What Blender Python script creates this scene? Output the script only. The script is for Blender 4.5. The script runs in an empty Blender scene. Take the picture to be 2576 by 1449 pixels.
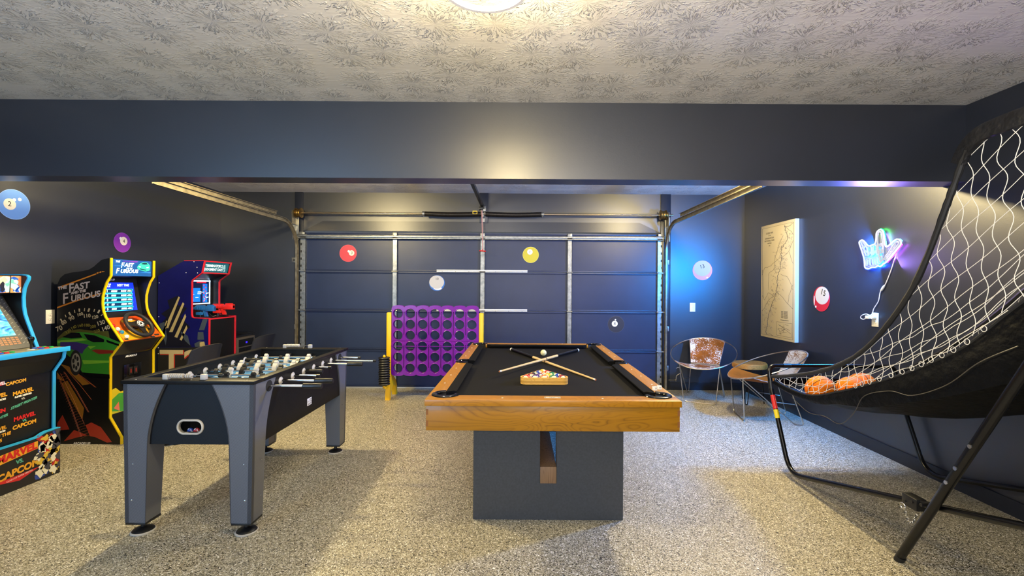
import bpy, bmesh, math, random
from mathutils import Vector, Matrix
R = math.radians
PI = math.pi
random.seed(7)
S = bpy.context.scene
COL = S.collection

# ------------------------------------------------------------------ camera, world, lights, exposure
cd = bpy.data.cameras.new('camera')
cam = bpy.data.objects.new('camera', cd)
COL.objects.link(cam)
cam.location = (0, 0, 1.395)
cam.rotation_euler = (R(90), R(-0.36), 0)
cd.sensor_width = 36
cd.lens = 16.0
cd.shift_x = -20 / 2576
cd.shift_y = -4.5 / 2576
cd.clip_start = 0.05
S.camera = cam
S.view_settings.view_transform = 'Standard'
S.view_settings.look = 'None'
S.view_settings.gamma = 1
S.view_settings.use_curve_mapping = False
S.view_settings.exposure = 0.4

w = bpy.data.worlds.new('world')
S.world = w
w.use_nodes = True
w.node_tree.nodes['Background'].inputs[0].default_value = (0.86, 0.92, 1.0, 1)
w.node_tree.nodes['Background'].inputs[1].default_value = 0.22


def lamp(name, kind, loc, power, color, size=0.1, aim=None, spread=None, size_y=None):
    d = bpy.data.lights.new(name, kind)
    d.energy = power
    d.color = color
    if kind == 'AREA':
        d.size = size
        if size_y:
            d.shape = 'RECTANGLE'
            d.size_y = size_y
        if spread:
            d.spread = spread
    else:
        d.shadow_soft_size = size
    o = bpy.data.objects.new(name, d)
    o.location = loc
    if aim:
        o.rotation_euler = (Vector(aim) - Vector(loc)).to_track_quat('-Z', 'Y').to_euler()
    COL.objects.link(o)
    return o


WARM = (1.0, 0.80, 0.40)
lamp('bulb_light_front_a', 'POINT', (-0.20, 1.53, 2.473), 120, WARM, 0.03)
lamp('bulb_light_front_b', 'POINT', (-0.06, 1.64, 2.473), 120, WARM, 0.03)
lamp('ceiling_light_rear_left', 'POINT', (-2.30, 3.90, 2.47), 165, WARM, 0.06)
lamp('ceiling_light_rear_right', 'POINT', (1.85, 3.95, 2.47), 165, WARM, 0.06)
lamp('opener_bulb_light_a', 'POINT', (-0.72, 3.72, 2.42), 14, (1, .9, .75), 0.04)
lamp('opener_bulb_light_b', 'POINT', (-0.28, 3.72, 2.42), 14, (1, .9, .75), 0.04)
lamp('neon_sign_light_blue', 'AREA', (3.006, 3.84, 1.71), 210, (0.0, 0.27, 1.0), 0.30, aim=(2.0, 4.65, 1.45))
lamp('neon_sign_light_violet', 'AREA', (3.006, 3.80, 1.71), 18, (0.34, 0.20, 1.0), 0.30, aim=(2.0, 3.25, 2.0))
lamp('cool_fill_left', 'AREA', (-3.4, -1.8, 1.5), 80, (0.35, 0.62, 1.0), 1.4, aim=(-1, 4, 1.0), size_y=2.0)  # unseen fill lamp, added to cool the left side; no door there
lamp('bounce_fill_up', 'AREA', (0.3, -0.9, 1.7), 150, (1.0, 0.95, 0.90), 0.8, aim=(0.3, -0.3, 2.6))  # added lamp behind the camera, brightens the ceiling for soft fill

# ------------------------------------------------------------------ colour + materials


def lin(c):
    return c / 12.92 if c <= 0.04045 else ((c + 0.055) / 1.055) ** 2.4


def hexc(h):
    h = h.lstrip('#')
    return tuple(lin(int(h[i:i + 2], 16) / 255) for i in (0, 2, 4)) + (1,)


MATS = {}


def mat(name, color='#888888', rough=0.5, metal=0.0, emit=0.0, ecol=None, coat=0.0, spec=None, trans=0.0, alpha=1.0):
    if name in MATS:
        return MATS[name]
    m = bpy.data.materials.new(name)
    m.use_nodes = True
    b = m.node_tree.nodes['Principled BSDF']
    c = hexc(color) if isinstance(color, str) else color
    b.inputs['Base Color'].default_value = c
    b.inputs['Roughness'].default_value = rough
    b.inputs['Metallic'].default_value = metal
    b.inputs['Coat Weight'].default_value = coat
    if spec is not None:
        b.inputs['Specular IOR Level'].default_value = spec
    if emit:
        b.inputs['Emission Color'].default_value = hexc(ecol) if ecol else c
        b.inputs['Emission Strength'].default_value = emit
    b.inputs['Transmission Weight'].default_value = trans
    b.inputs['Alpha'].default_value = alpha
    MATS[name] = m
    return m


class NT:
    """small node-tree helper"""

    def __init__(s, m):
        s.t = m.node_tree
        s.b = s.t.nodes['Principled BSDF']

    def n(s, typ, **kw):
        nd = s.t.nodes.new(typ)
        for k, v in kw.items():
            if k.startswith('i_'):
                nd.inputs[k[2:]].default_value = v
            else:
                setattr(nd, k, v)
        return nd

    def l(s, a, b):
        s.t.links.new(a, b)

    def math(s, op, a, b=None):
        nd = s.n('ShaderNodeMath', operation=op)
        for i, v in enumerate((a, b)):
            if v is None:
                continue
            if isinstance(v, (int, float)):
                nd.inputs[i].default_value = v
            else:
                s.l(v, nd.inputs[i])
        return nd.outputs[0]

    def ramp(s, fac, stops, interp='LINEAR'):
        nd = s.n('ShaderNodeValToRGB')
        cr = nd.color_ramp
        cr.interpolation = interp
        while len(cr.elements) < len(stops):
            cr.elements.new(0.5)
        for e, (p, c) in zip(cr.elements, stops):
            e.position = p
            e.color = hexc(c) if isinstance(c, str) else c
        s.l(fac, nd.inputs[0])
        return nd.outputs[0]

    def bump(s, h, strength=0.3, dist=0.01, target=None):
        nd = s.n('ShaderNodeBump')
        nd.inputs['Strength'].default_value = strength
        nd.inputs['Distance'].default_value = dist
        s.l(h, nd.inputs['Height'])
        s.l(nd.outputs[0], s.b.inputs['Normal'])
        return nd

    def obj(s, scale=(1, 1, 1)):
        tc = s.n('ShaderNodeTexCoord')
        mp = s.n('ShaderNodeMapping')
        mp.inputs['Scale'].default_value = scale
        s.l(tc.outputs['Object'], mp.inputs[0])
        return mp.outputs[0]


def noisy(name, c1, c2, scale=8.0, rough=0.5, bump=0.0, bscale=None, detail=4, coat=0.0, metal=0.0, stretch=(1, 1, 1), bdist=0.003, spec=None):
    if name in MATS:
        return MATS[name]
    m = mat(name, c1, rough, metal, coat=coat, spec=spec)
    t = NT(m)
    v = t.obj(stretch)
    n = t.n('ShaderNodeTexNoise', i_Scale=scale, i_Detail=detail)
    t.l(v, n.inputs['Vector'])
    t.l(t.ramp(n.outputs[0], [(0.3, c1), (0.7, c2)]), t.b.inputs['Base Color'])
    if bump:
        n2 = t.n('ShaderNodeTexNoise', i_Scale=bscale or scale * 4, i_Detail=3)
        t.l(v, n2.inputs['Vector'])
        t.bump(n2.outputs[0], bump, bdist)
    return m


M_WALL = noisy('navy_paint', '#141925', '#171c29', 3, 0.40, 0.10, 120)
M_WALL.node_tree.nodes['Principled BSDF'].inputs['Specular IOR Level'].default_value = 0.8
M_WALL.node_tree.nodes['Principled BSDF'].inputs['Coat Weight'].default_value = 0.35
M_WALL.node_tree.nodes['Principled BSDF'].inputs['Coat Roughness'].default_value = 0.36
M_BEAM = M_WALL.copy()
M_BEAM.name = 'navy_semi_gloss_paint'
M_BEAM.node_tree.nodes['Principled BSDF'].inputs['Coat Weight'].default_value = 1.0
M_BEAM.node_tree.nodes['Principled BSDF'].inputs['Coat Roughness'].default_value = 0.33
M_TRIMNAVY = noisy('navy_trim_paint', '#151a26', '#181d2a', 5, 0.34, 0.12, 60)
M_DOOR = noisy('navy_door_paint', '#19233e', '#1d2744', 4, 0.40, 0.16, 220, spec=.4)

# ceiling: stomped crow's-foot plaster
M_CEIL = mat('stomped_plaster', '#c8c4be', 0.75)
t = NT(M_CEIL)
P0 = t.obj()
nz = t.n('ShaderNodeTexNoise', i_Scale=2.0, i_Detail=1)
t.l(P0, nz.inputs['Vector'])
heights = []
for sc, off in ((3.7, 0.0),):
    mp = t.n('ShaderNodeMapping')
    mp.inputs['Location'].default_value = (off, off * .7, 0)
    t.l(P0, mp.inputs[0])
    flat = t.n('ShaderNodeVectorMath', operation='MULTIPLY')
    flat.inputs[1].default_value = (1, 1, 0)
    t.l(mp.outputs[0], flat.inputs[0])
    vo = t.n('ShaderNodeTexVoronoi', i_Scale=sc, i_Randomness=0.55)
    vo.voronoi_dimensions = '2D'
    t.l(flat.outputs[0], vo.inputs['Vector'])
    d = t.n('ShaderNodeVectorMath', operation='SUBTRACT')
    t.l(flat.outputs[0], d.inputs[0])
    t.l(vo.outputs['Position'], d.inputs[1])
    sx = t.n('ShaderNodeSeparateXYZ')
    t.l(d.outputs[0], sx.inputs[0])
    ang = t.math('ARCTAN2', sx.outputs[1], sx.outputs[0])
    wob = t.n('ShaderNodeTexNoise', i_Scale=22.0, i_Detail=2)
    t.l(P0, wob.inputs['Vector'])
    ca = t.math('MULTIPLY', t.math('COSINE', ang), 3.4)
    sa = t.math('MULTIPLY', t.math('SINE', ang), 3.4)
    rad = t.n('ShaderNodeVectorMath', operation='LENGTH')
    t.l(d.outputs[0], rad.inputs[0])
    rr = rad.outputs['Value']
    cb = t.n('ShaderNodeCombineXYZ')
    t.l(t.math('ADD', ca, t.math('MULTIPLY', wob.outputs[0], 1.1)), cb.inputs[0])
    t.l(t.math('ADD', sa, t.math('MULTIPLY', wob.outputs[0], 1.1)), cb.inputs[1])
    sep = t.n('ShaderNodeSeparateColor')
    t.l(vo.outputs['Color'], sep.inputs[0])
    t.l(t.math('ADD', t.math('MULTIPLY', sep.outputs[0], 40), t.math('MULTIPLY', rr, 9)), cb.inputs[2])
    n2 = t.n('ShaderNodeTexNoise', i_Scale=2.6, i_Detail=2.5)
    t.l(cb.outputs[0], n2.inputs['Vector'])
    ridge = t.ramp(n2.outputs[0], [(0.50, '#000000'), (0.545, '#c0c0c0'), (0.60, '#ffffff'), (0.66, '#d0d0d0')])
    fade = t.ramp(rr, [(0.0, '#202020'), (0.03, '#a0a0a0'), (0.08, '#ffffff'), (0.13, '#b0b0b0'), (0.18, '#000000')])
    mm = t.n('ShaderNodeMix', data_type='RGBA', blend_type='MULTIPLY')
    mm.inputs[0].default_value = 1
    t.l(ridge, mm.inputs[6])
    t.l(fade, mm.inputs[7])
    heights.append(mm.outputs[2])
mx = heights[0]
fine = t.n('ShaderNodeTexNoise', i_Scale=60.0, i_Detail=2)
st = t.n('ShaderNodeMapping')
st.inputs['Scale'].default_value = (.12, 1, 1)
t.l(P0, st.inputs[0])
t.l(st.outputs[0], fine.inputs['Vector'])
t.bump(t.math('ADD', mx, t.math('MULTIPLY', fine.outputs[0], 0.10)), 0.9, 0.012)

# floor: flake epoxy under a clear coat
M_FLOOR = mat('flake_epoxy', '#a09a8c', 0.42, coat=0.30)
t = NT(M_FLOOR)
t.b.inputs['Coat Roughness'].default_value = 0.22
P0 = t.obj()
stops = [(0.0, '#1a1814'), (0.11, '#4c4739'), (0.21, '#857c64'), (0.42, '#a29980'), (0.62, '#b4ac94'), (0.82, '#d8d2c0'), (0.93, '#f6f2e6')]
nd = t.n('ShaderNodeTexNoise', i_Scale=90.0, i_Detail=1)
t.l(P0, nd.inputs['Vector'])
mv = t.n('ShaderNodeMix', data_type='VECTOR')
mv.inputs[0].default_value = 0.012
t.l(P0, mv.inputs[4])
t.l(nd.outputs['Color'], mv.inputs[5])
cols = []
for sc in (270.0, 185.0):
    v1 = t.n('ShaderNodeTexVoronoi', i_Scale=sc, i_Randomness=1.0)
    t.l(mv.outputs[1], v1.inputs['Vector'])
    s1 = t.n('ShaderNodeSeparateColor')
    t.l(v1.outputs['Color'], s1.inputs[0])
    cols.append((t.ramp(s1.outputs[0], stops, 'CONSTANT'), s1.outputs[1]))
mm = t.n('ShaderNodeMix', data_type='RGBA')
t.l(t.math('GREATER_THAN', cols[1][1], 0.62), mm.inputs[0])
t.l(cols[0][0], mm.inputs[6])
t.l(cols[1][0], mm.inputs[7])
t.l(mm.outputs[2], t.b.inputs['Base Color'])
nf = t.n('ShaderNodeTexNoise', i_Scale=140.0, i_Detail=2)
t.l(P0, nf.inputs['Vector'])
t.bump(nf.outputs[0], 0.35, 0.004)

# figured wood (pool table)


def wood(name, c1, c2, c3, scale=1.0, rough=0.42, axis='X', coat=0.10):
    m = mat(name, c1, rough, coat=coat)
    t = NT(m)
    st = {'X': (0.30, 1.0, 1.0), 'Y': (1.0, 0.30, 1.0), 'Z': (1, 1, 0.3)}[axis]
    v = t.obj(st)
    n = t.n('ShaderNodeTexNoise', i_Scale=3.2 * scale, i_Detail=2.5, i_Distortion=1.1)
    t.l(v, n.inputs['Vector'])
    rings = t.math('FRACT', t.math('MULTIPLY', n.outputs[0], 26.0))
    tri = t.math('ABSOLUTE', t.math('SUBTRACT', rings, 0.5))
    g = t.n('ShaderNodeTexNoise', i_Scale=55 * scale, i_Detail=3)
    st2 = {'X': (0.05, 1, 1), 'Y': (1, 0.05, 1), 'Z': (1, 1, .05)}[axis]
    v2 = t.obj(st2)
    t.l(v2, g.inputs['Vector'])
    f = t.math('ADD', t.math('MULTIPLY', tri, 1.15), t.math('MULTIPLY', g.outputs[0], 0.42))
    t.l(t.ramp(f, [(0.08, c3), (0.24, c2), (0.50, c1), (0.95, c1)]), t.b.inputs['Base Color'])
    t.bump(f, 0.06, 0.002)
    return m


M_WOOD = wood('golden_walnut', '#936408', '#845806', '#573805', 1.0, 0.34, 'X')
M_WOODTOP_X = wood('golden_rail_wood_across', '#9c6806', '#8c5c04', '#6a4204', 1.5, 0.36, 'X')
M_WOODTOP_Y = wood('golden_rail_wood_along', '#9c6806', '#8c5c04', '#6a4204', 1.5, 0.36, 'Y')
M_BEAMWOOD = wood('brown_walnut', '#8a6a4c', '#6f5238', '#4a3422', 1.8, 0.45, 'Z')
M_SLAB = wood('live_edge_log', '#b07a34', '#8f5c20', '#4b2d10', 3.0, 0.5, 'Z')
M_RACKWOOD = wood('maple_laminate', '#d9a850', '#c8943c', '#a06c22', 2.0, 0.35, 'X')
M_MAPLE = noisy('cue_maple', '#dcbc86', '#cfa96e', 20, 0.3, stretch=(1, 1, 1), coat=.3)

M_GALV = noisy('galvanised_steel', '#9c9c98', '#787a7a', 25, 0.42, metal=0.85)
M_GALVD = noisy('dull_track_steel', '#a0967e', '#746c5a', 20, 0.28, metal=0.7)
M_CHROME = mat('chrome', '#d6d6d8', 0.12, 1.0)
M_NICKEL = mat('brushed_nickel_tube', '#b7aea2', 0.28, 1.0)
M_BLACK = mat('black_plastic', '#121214', 0.4)
M_BLACKG = mat('black_gloss', '#0a0a0c', 0.12)
M_BLACKM = noisy('black_matte', '#0d0d0e', '#141415', 60, 0.65)
M_BLKMETAL = mat('black_powder_coat', '#08080a', 0.25, 0.0, spec=.4)
M_RUBBER = mat('black_rubber', '#161616', 0.6)
M_DARKHOLE = mat('dark_recess', '#050505', 0.8)
M_WHITEP = mat('white_plastic', '#e2e0da', 0.35)
M_IVORY = mat('ivory_plate', '#d8d0b8', 0.35)
M_GREYP = mat('pale_grey_plastic', '#b9b4ac', 0.45)
M_WHITE = mat('print_white', '#e9e7e2', 0.45)
M_TEXTBK = mat('print_black', '#0a0a0a', 0.6, spec=.2)
M_CREAM = mat('print_cream', '#e6dcc4', 0.45)
M_SPRING = noisy('oiled_spring_steel', '#1d1a17', '#2c2722', 40, 0.35, metal=.6)
M_BRONZE = noisy('bronze_drum', '#8a6d3a', '#5f4a26', 30, 0.35, metal=.9)

# ------------------------------------------------------------------ mesh builder


def chain_matrix(o):
    m = o.matrix_basis.copy()
    while o.parent:
        o = o.parent
        m = o.matrix_basis @ m
    return m


class MB:
    def __init__(s):
        s.bm = bmesh.new()
        s.i = 0

    def mi(s, i):
        s.i = i
        return s

    def _f(s, vs):
        try:
            f = s.bm.faces.new(vs)
            f.material_index = s.i
            return f
        except ValueError:
            return None

    def box(s, a, b, bev=0.0, m=None):
        x0, y0, z0 = a
        x1, y1, z1 = b
        co = [(x0, y0, z0), (x1, y0, z0), (x1, y1, z0), (x0, y1, z0), (x0, y0, z1), (x1, y0, z1), (x1, y1, z1), (x0, y1, z1)]
        vs = [s.bm.verts.new(m @ Vector(c) if m else c) for c in co]
        fs = [s._f([vs[i] for i in q]) for q in ((3, 2, 1, 0), (4, 5, 6, 7), (0, 1, 5, 4), (1, 2, 6, 5), (2, 3, 7, 6), (3, 0, 4, 7))]
        if bev:
            es = {e for f in fs for e in f.edges}
            r = bmesh.ops.bevel(s.bm, geom=list(es), offset=bev, segments=2, affect='EDGES', profile=0.5)
            for f in r['faces']:
                f.material_index = s.i
        return s

    def cbox(s, c, d, bev=0.0, m=None):
        return s.box([c[i] - d[i] / 2 for i in range(3)], [c[i] + d[i] / 2 for i in range(3)], bev, m)

    def loft(s, rings, cap=True, closed_ring=True, closed=False):
        V = [[s.bm.verts.new(p) for p in r] for r in rings]
        n = len(V[0])
        L = len(V)
        for k in range(L if closed else L - 1):
            A, B = V[k], V[(k + 1) % L]
            for i in range(n if closed_ring else n - 1):
                j = (i + 1) % n
                s._f([A[i], A[j], B[j], B[i]])
        if cap and not closed and closed_ring:
            s._f(list(reversed(V[0])))
            s._f(V[-1])
        return s

    def tube(s, path, r, seg=8, closed=False, cap=True):
        pts = [Vector(p) for p in path]
        n = len(pts)
        rs = r if isinstance(r, (list, tuple)) else [r] * n
        tg = []
        for i in range(n):
            a = pts[(i - 1) % n] if (closed or i > 0) else pts[0]
            b = pts[(i + 1) % n] if (closed or i < n - 1) else pts[-1]
            d = b - a
            tg.append(d.normalized() if d.length > 1e-9 else Vector((0, 0, 1)))
        t0 = tg[0]
        up = Vector((0, 0, 1)) if abs(t0.z) < 0.9 else Vector((1, 0, 0))
        nn = t0.cross(up).normalized()
        rings = []
        prev = t0
        for i in range(n):
            ax = prev.cross(tg[i])
            if ax.length > 1e-7:
                nn = Matrix.Rotation(prev.angle(tg[i]), 3, ax.normalized()) @ nn
            prev = tg[i]
            bb = tg[i].cross(nn).normalized()
            rings.append([pts[i] + rs[i] * (math.cos(2 * PI * k / seg) * nn + math.sin(2 * PI * k / seg) * bb) for k in range(seg)])
        return s.loft(rings, cap, True, closed)

    def cyl(s, p0, p1, r, seg=16, r2=None):
        return s.tube([p0, p1], [r, r if r2 is None else r2], seg)

    def lathe(s, prof, c=(0, 0, 0), axis=(0, 0, 1), seg=24, cap=True):
        """prof: (radius, height) list along axis"""
        ax = Vector(axis).normalized()
        u = ax.orthogonal().normalized()
        v = ax.cross(u)
        c = Vector(c)
        rings = [[c + ax * h + max(r, 1e-5) * (math.cos(2 * PI * k / seg) * u + math.sin(2 * PI * k / seg) * v) for k in range(seg)] for r, h in prof]
        return s.loft(rings, cap)

    def torus(s, c, axis, R_, r, seg=32, sub=8, a0=0, a1=2 * PI, u=None, sq=1.0):
        ax = Vector(axis).normalized()
        u = Vector(u).normalized() if u else ax.orthogonal().normalized()
        v = ax.cross(u)
        c = Vector(c)
        full = abs(a1 - a0 - 2 * PI) < 1e-6
        n = seg if full else seg + 1
        rings = []
        for k in range(n):
            a = a0 + (a1 - a0) * k / seg
            d = math.cos(a) * u + math.sin(a) * v
            rings.append([c + d * (R_ + r * math.cos(2 * PI * j / sub)) + ax * (r * sq * math.sin(2 * PI * j / sub)) for j in range(sub)])
        return s.loft(rings, True, True, full)

    def sphere(s, c, r, seg=20, rings=12, sc=(1, 1, 1), m=None):
        c = Vector(c)
        rr = []
        for i in range(1, rings):
            th = PI * i / rings
            ring = []
            for k in range(seg):
                a = 2 * PI * k / seg
                p = Vector((r * math.sin(th) * math.cos(a) * sc[0], r * math.sin(th) * math.sin(a) * sc[1], -r * math.cos(th) * sc[2]))
                ring.append(c + (m @ p if m else p))
            rr.append(ring)
        V = [[s.bm.verts.new(p) for p in ring] for ring in rr]
        pb, pt = Vector((0, 0, -r * sc[2])), Vector((0, 0, r * sc[2]))
        b = s.bm.verts.new(c + (m @ pb if m else pb))
        tp = s.bm.verts.new(c + (m @ pt if m else pt))
        for i in range(len(V) - 1):
            for k in range(seg):
                j = (k + 1) % seg
                s._f([V[i][k], V[i][j], V[i + 1][j], V[i + 1][k]])
        for k in range(seg):
            j = (k + 1) % seg
            s._f([b, V[0][j], V[0][k]])
            s._f([tp, V[-1][k], V[-1][j]])
        return s

    def poly(s, pts, thick=None):
        """flat n-gon from 3D points; thick = extrusion vector"""
        A = [s.bm.verts.new(p) for p in pts]
        if thick is None:
            s._f(A)
            return s
        tv = Vector(thick)
        B = [s.bm.verts.new(Vector(p) + tv) for p in pts]
        s._f(list(reversed(A)))
        s._f(B)
        n = len(A)
        for i in range(n):
            j = (i + 1) % n
            s._f([A[i], A[j], B[j], B[i]])
        return s

    def sweep(s, path, N, prof, closed=False):
        """profile (a, b): a along in-plane normal (tangent x N), b along N"""
        N = Vector(N).normalized()
        pts = [Vector(p) for p in path]
        n = len(pts)
        rings = []
        for i in range(n):
            a = pts[(i - 1) % n] if (closed or i > 0) else None
            b = pts[(i + 1) % n] if (closed or i < n - 1) else None
            if a is None:
                nn = (b - pts[i]).normalized().cross(N)
                k = 1
            elif b is None:
                nn = (pts[i] - a).normalized().cross(N)
                k = 1
            else:
                n1 = (pts[i] - a).normalized().cross(N)
                n2 = (b - pts[i]).normalized().cross(N)
                nn = (n1 + n2).normalized()
                k = 1 / max(0.5, nn.dot(n1))
            rings.append([pts[i] + nn * (pa * k) + N * pb for pa, pb in prof])
        return s.loft(rings, True, True, closed)

    def text(s, txt, size, o, right, up, shear=0.0, bold=0.0, align='CENTER', ext=0.00015, sx=1.0, lift=0.0004, space=1.0):
        cu = bpy.data.curves.new('t', 'FONT')
        cu.body = txt
        cu.size = size
        cu.shear = shear
        cu.offset = bold
        cu.align_x = align
        cu.align_y = 'CENTER'
        cu.extrude = ext
        cu.resolution_u = 3
        cu.space_character = space
        ob = bpy.data.objects.new('t', cu)
        COL.objects.link(ob)
        bpy.context.view_layer.update()
        me = bpy.data.meshes.new_from_object(ob.evaluated_get(bpy.context.evaluated_depsgraph_get()))
        r = Vector(right).normalized()
        u = Vector(up).normalized()
        nrm = r.cross(u).normalized()
        mtx = Matrix.Translation(Vector(o) + nrm * lift) @ Matrix((r, u, nrm)).transposed().to_4x4() @ Matrix.Diagonal((sx, 1, 1, 1))
        me.transform(mtx)
        k = len(s.bm.faces)
        s.bm.from_mesh(me)
        s.bm.faces.ensure_lookup_table()
        for f in s.bm.faces[k:]:
            f.material_index = s.i
        bpy.data.objects.remove(ob)
        bpy.data.curves.remove(cu)
        bpy.data.meshes.remove(me)
        return s

    def build(s, name, mats, parent=None, local=False, sharp=35, **tags):
        if not isinstance(mats, (list, tuple)):
            mats = [mats]
        if parent is not None and not local:
            s.bm.transform(chain_matrix(parent).inverted())
        me = bpy.data.meshes.new(name)
        s.bm.normal_update()
        s.bm.to_mesh(me)
        s.bm.free()
        for m in mats:
            me.materials.append(m)
        for p in me.polygons:
            p.use_smooth = True
        me.set_sharp_from_angle(angle=R(sharp))
        o = bpy.data.objects.new(name, me)
        COL.objects.link(o)
        if parent is not None:
            o.parent = parent
        tag(o, **tags)
        return o


def tag(o, label=None, cat=None, group=None, kind=None):
    if label:
        o['label'] = label
    if cat:
        o['category'] = cat
    if group:
        o['group'] = group
    if kind:
        o['kind'] = kind
    return o


def thing(name, loc, label, cat, group=None, rz=0.0, kind=None):
    o = bpy.data.objects.new(name, None)
    o.empty_display_size = 0.1
    COL.objects.link(o)
    o.location = loc
    o.rotation_euler = (0, 0, rz)
    return tag(o, label, cat, group, kind)


def copy_tree(o, parent=None):
    c = o.copy()
    COL.objects.link(c)
    c.parent = parent
    for ch in list(o.children):
        copy_tree(ch, c)
    return c


def fillet(pts, rad, n=5):
    """round the inner corners of a polyline"""
    P = [Vector(p) for p in pts]
    out = [P[0]]
    for i in range(1, len(P) - 1):
        a, b, c = P[i - 1], P[i], P[i + 1]
        r = min(rad, (a - b).length * .45, (c - b).length * .45)
        p, q = b + (a - b).normalized() * r, b + (c - b).normalized() * r
        for k in range(n + 1):
            s_ = k / n
            out.append((1 - s_) ** 2 * p + 2 * s_ * (1 - s_) * b + s_ ** 2 * q)
    out.append(P[-1])
    return out


def bez(pts, n=8):
    """Catmull-Rom through points"""
    P = [Vector(p) for p in pts]
    out = []
    for i in range(len(P) - 1):
        p0, p1, p2, p3 = P[max(i - 1, 0)], P[i], P[i + 1], P[min(i + 2, len(P) - 1)]
        for k in range(n):
            s_ = k / n
            out.append(0.5 * ((2 * p1) + (p2 - p0) * s_ + (2 * p0 - 5 * p1 + 4 * p2 - p3) * s_ ** 2 + (3 * p1 - p0 - 3 * p2 + p3) * s_ ** 3))
    out.append(P[-1])
    return out


def boolean_cut(o, cutters):
    for c in cutters:
        md = o.modifiers.new('cut', 'BOOLEAN')
        md.operation = 'DIFFERENCE'
        md.solver = 'EXACT'
        md.object = c
    bpy.context.view_layer.update()
    me = bpy.data.meshes.new_from_object(o.evaluated_get(bpy.context.evaluated_depsgraph_get()))
    o.modifiers.clear()
    old = o.data
    o.data = me
    for p in me.polygons:
        p.use_smooth = True
    me.set_sharp_from_angle(angle=R(30))
    bpy.data.meshes.remove(old)


def ell(cx, cy, rx, ry=None, n=40, a0=0.0, a1=2 * PI):
    ry = rx if ry is None else ry
    full = abs(a1 - a0 - 2 * PI) < 1e-6
    return [(cx + rx * math.cos(a0 + (a1 - a0) * k / (n if full else n - 1)), cy + ry * math.sin(a0 + (a1 - a0) * k / (n if full else n - 1))) for k in range(n)]


# ------------------------------------------------------------------ room shell
XL, XR, YB, ZC = -4.07, 3.05, 6.19, 2.655
MB().box((-4.3, -2.4, -0.12), (3.3, 6.4, 0.0)).build('floor', M_FLOOR, label='grey and beige flake epoxy garage floor', kind='structure')
MB().box((-4.3, -2.4, ZC), (3.3, 6.4, ZC + .1)).build('ceiling', M_CEIL, label='white stomped plaster ceiling', kind='structure')
MB().box((XL - .12, -2.4, 0), (XL, 6.4, ZC)).build('wall_left', M_WALL, label='dark navy wall behind the arcade cabinets', kind='structure')
MB().box((XR, -2.4, 0), (XR + .12, 6.4, ZC)).build('wall_right', M_WALL, label='dark navy wall with the neon sign and map', kind='structure')
b = MB()
b.box((XL, YB, 0), (-2.985, YB + .12, ZC))
b.box((1.93, YB, 0), (XR, YB + .12, ZC))
b.box((-2.985, YB, 2.13), (1.93, YB + .12, ZC))
b.build('wall_back', M_WALL, label='navy wall around the garage door', kind='structure')
MB().box((XL, 3.12, 2.131), (XR, 3.29, ZC)).build('trim_1', M_BEAM, label='wide navy dropped beam across the ceiling', kind='structure')
b = MB().box((2.05, YB - .014, 0), (XR - .014, YB, .10))
b.build('baseboard_back', M_TRIMNAVY, label='navy baseboard below the blue end wall', kind='structure')
MB().box((XR - .014, -2.4, 0), (XR, YB, .10)).build('baseboard_right', M_TRIMNAVY, label='navy baseboard along the right wall', kind='structure')
MB().box((XL, YB - .014, 0), (-3.06, YB, .10)).box((XL, -2.4, 0), (XL + .014, YB, .1)).build('baseboard_left', M_TRIMNAVY, label='navy baseboard behind the arcade cabinets', kind='structure')
# jamb boards and header around the garage door
MB().box((-3.06, YB - .02, 0), (-2.95, YB, ZC), .002).build('trim_2', M_TRIMNAVY, label='navy jamb board beside left door track', kind='structure')
MB().box((1.905, YB - .02, 0), (2.04, YB, ZC), .002).build('trim_3', M_TRIMNAVY, label='navy jamb board beside right door track', kind='structure')
MB().box((-.555, YB - .03, 2.25), (-.435, YB, ZC), .002).build('trim_4', M_TRIMNAVY, label='navy spring pad board above door middle', kind='structure')
b = MB()
b.poly([(-2.94, YB - .012, 2.13), (1.90, YB - .012, 2.13), (1.62, YB - .012, 2.265), (-2.68, YB - .012, 2.265)], (0, .012, 0))
b.build('trim_5', M_TRIMNAVY, label='navy header board with bevelled ends above the door', kind='structure')

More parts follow.
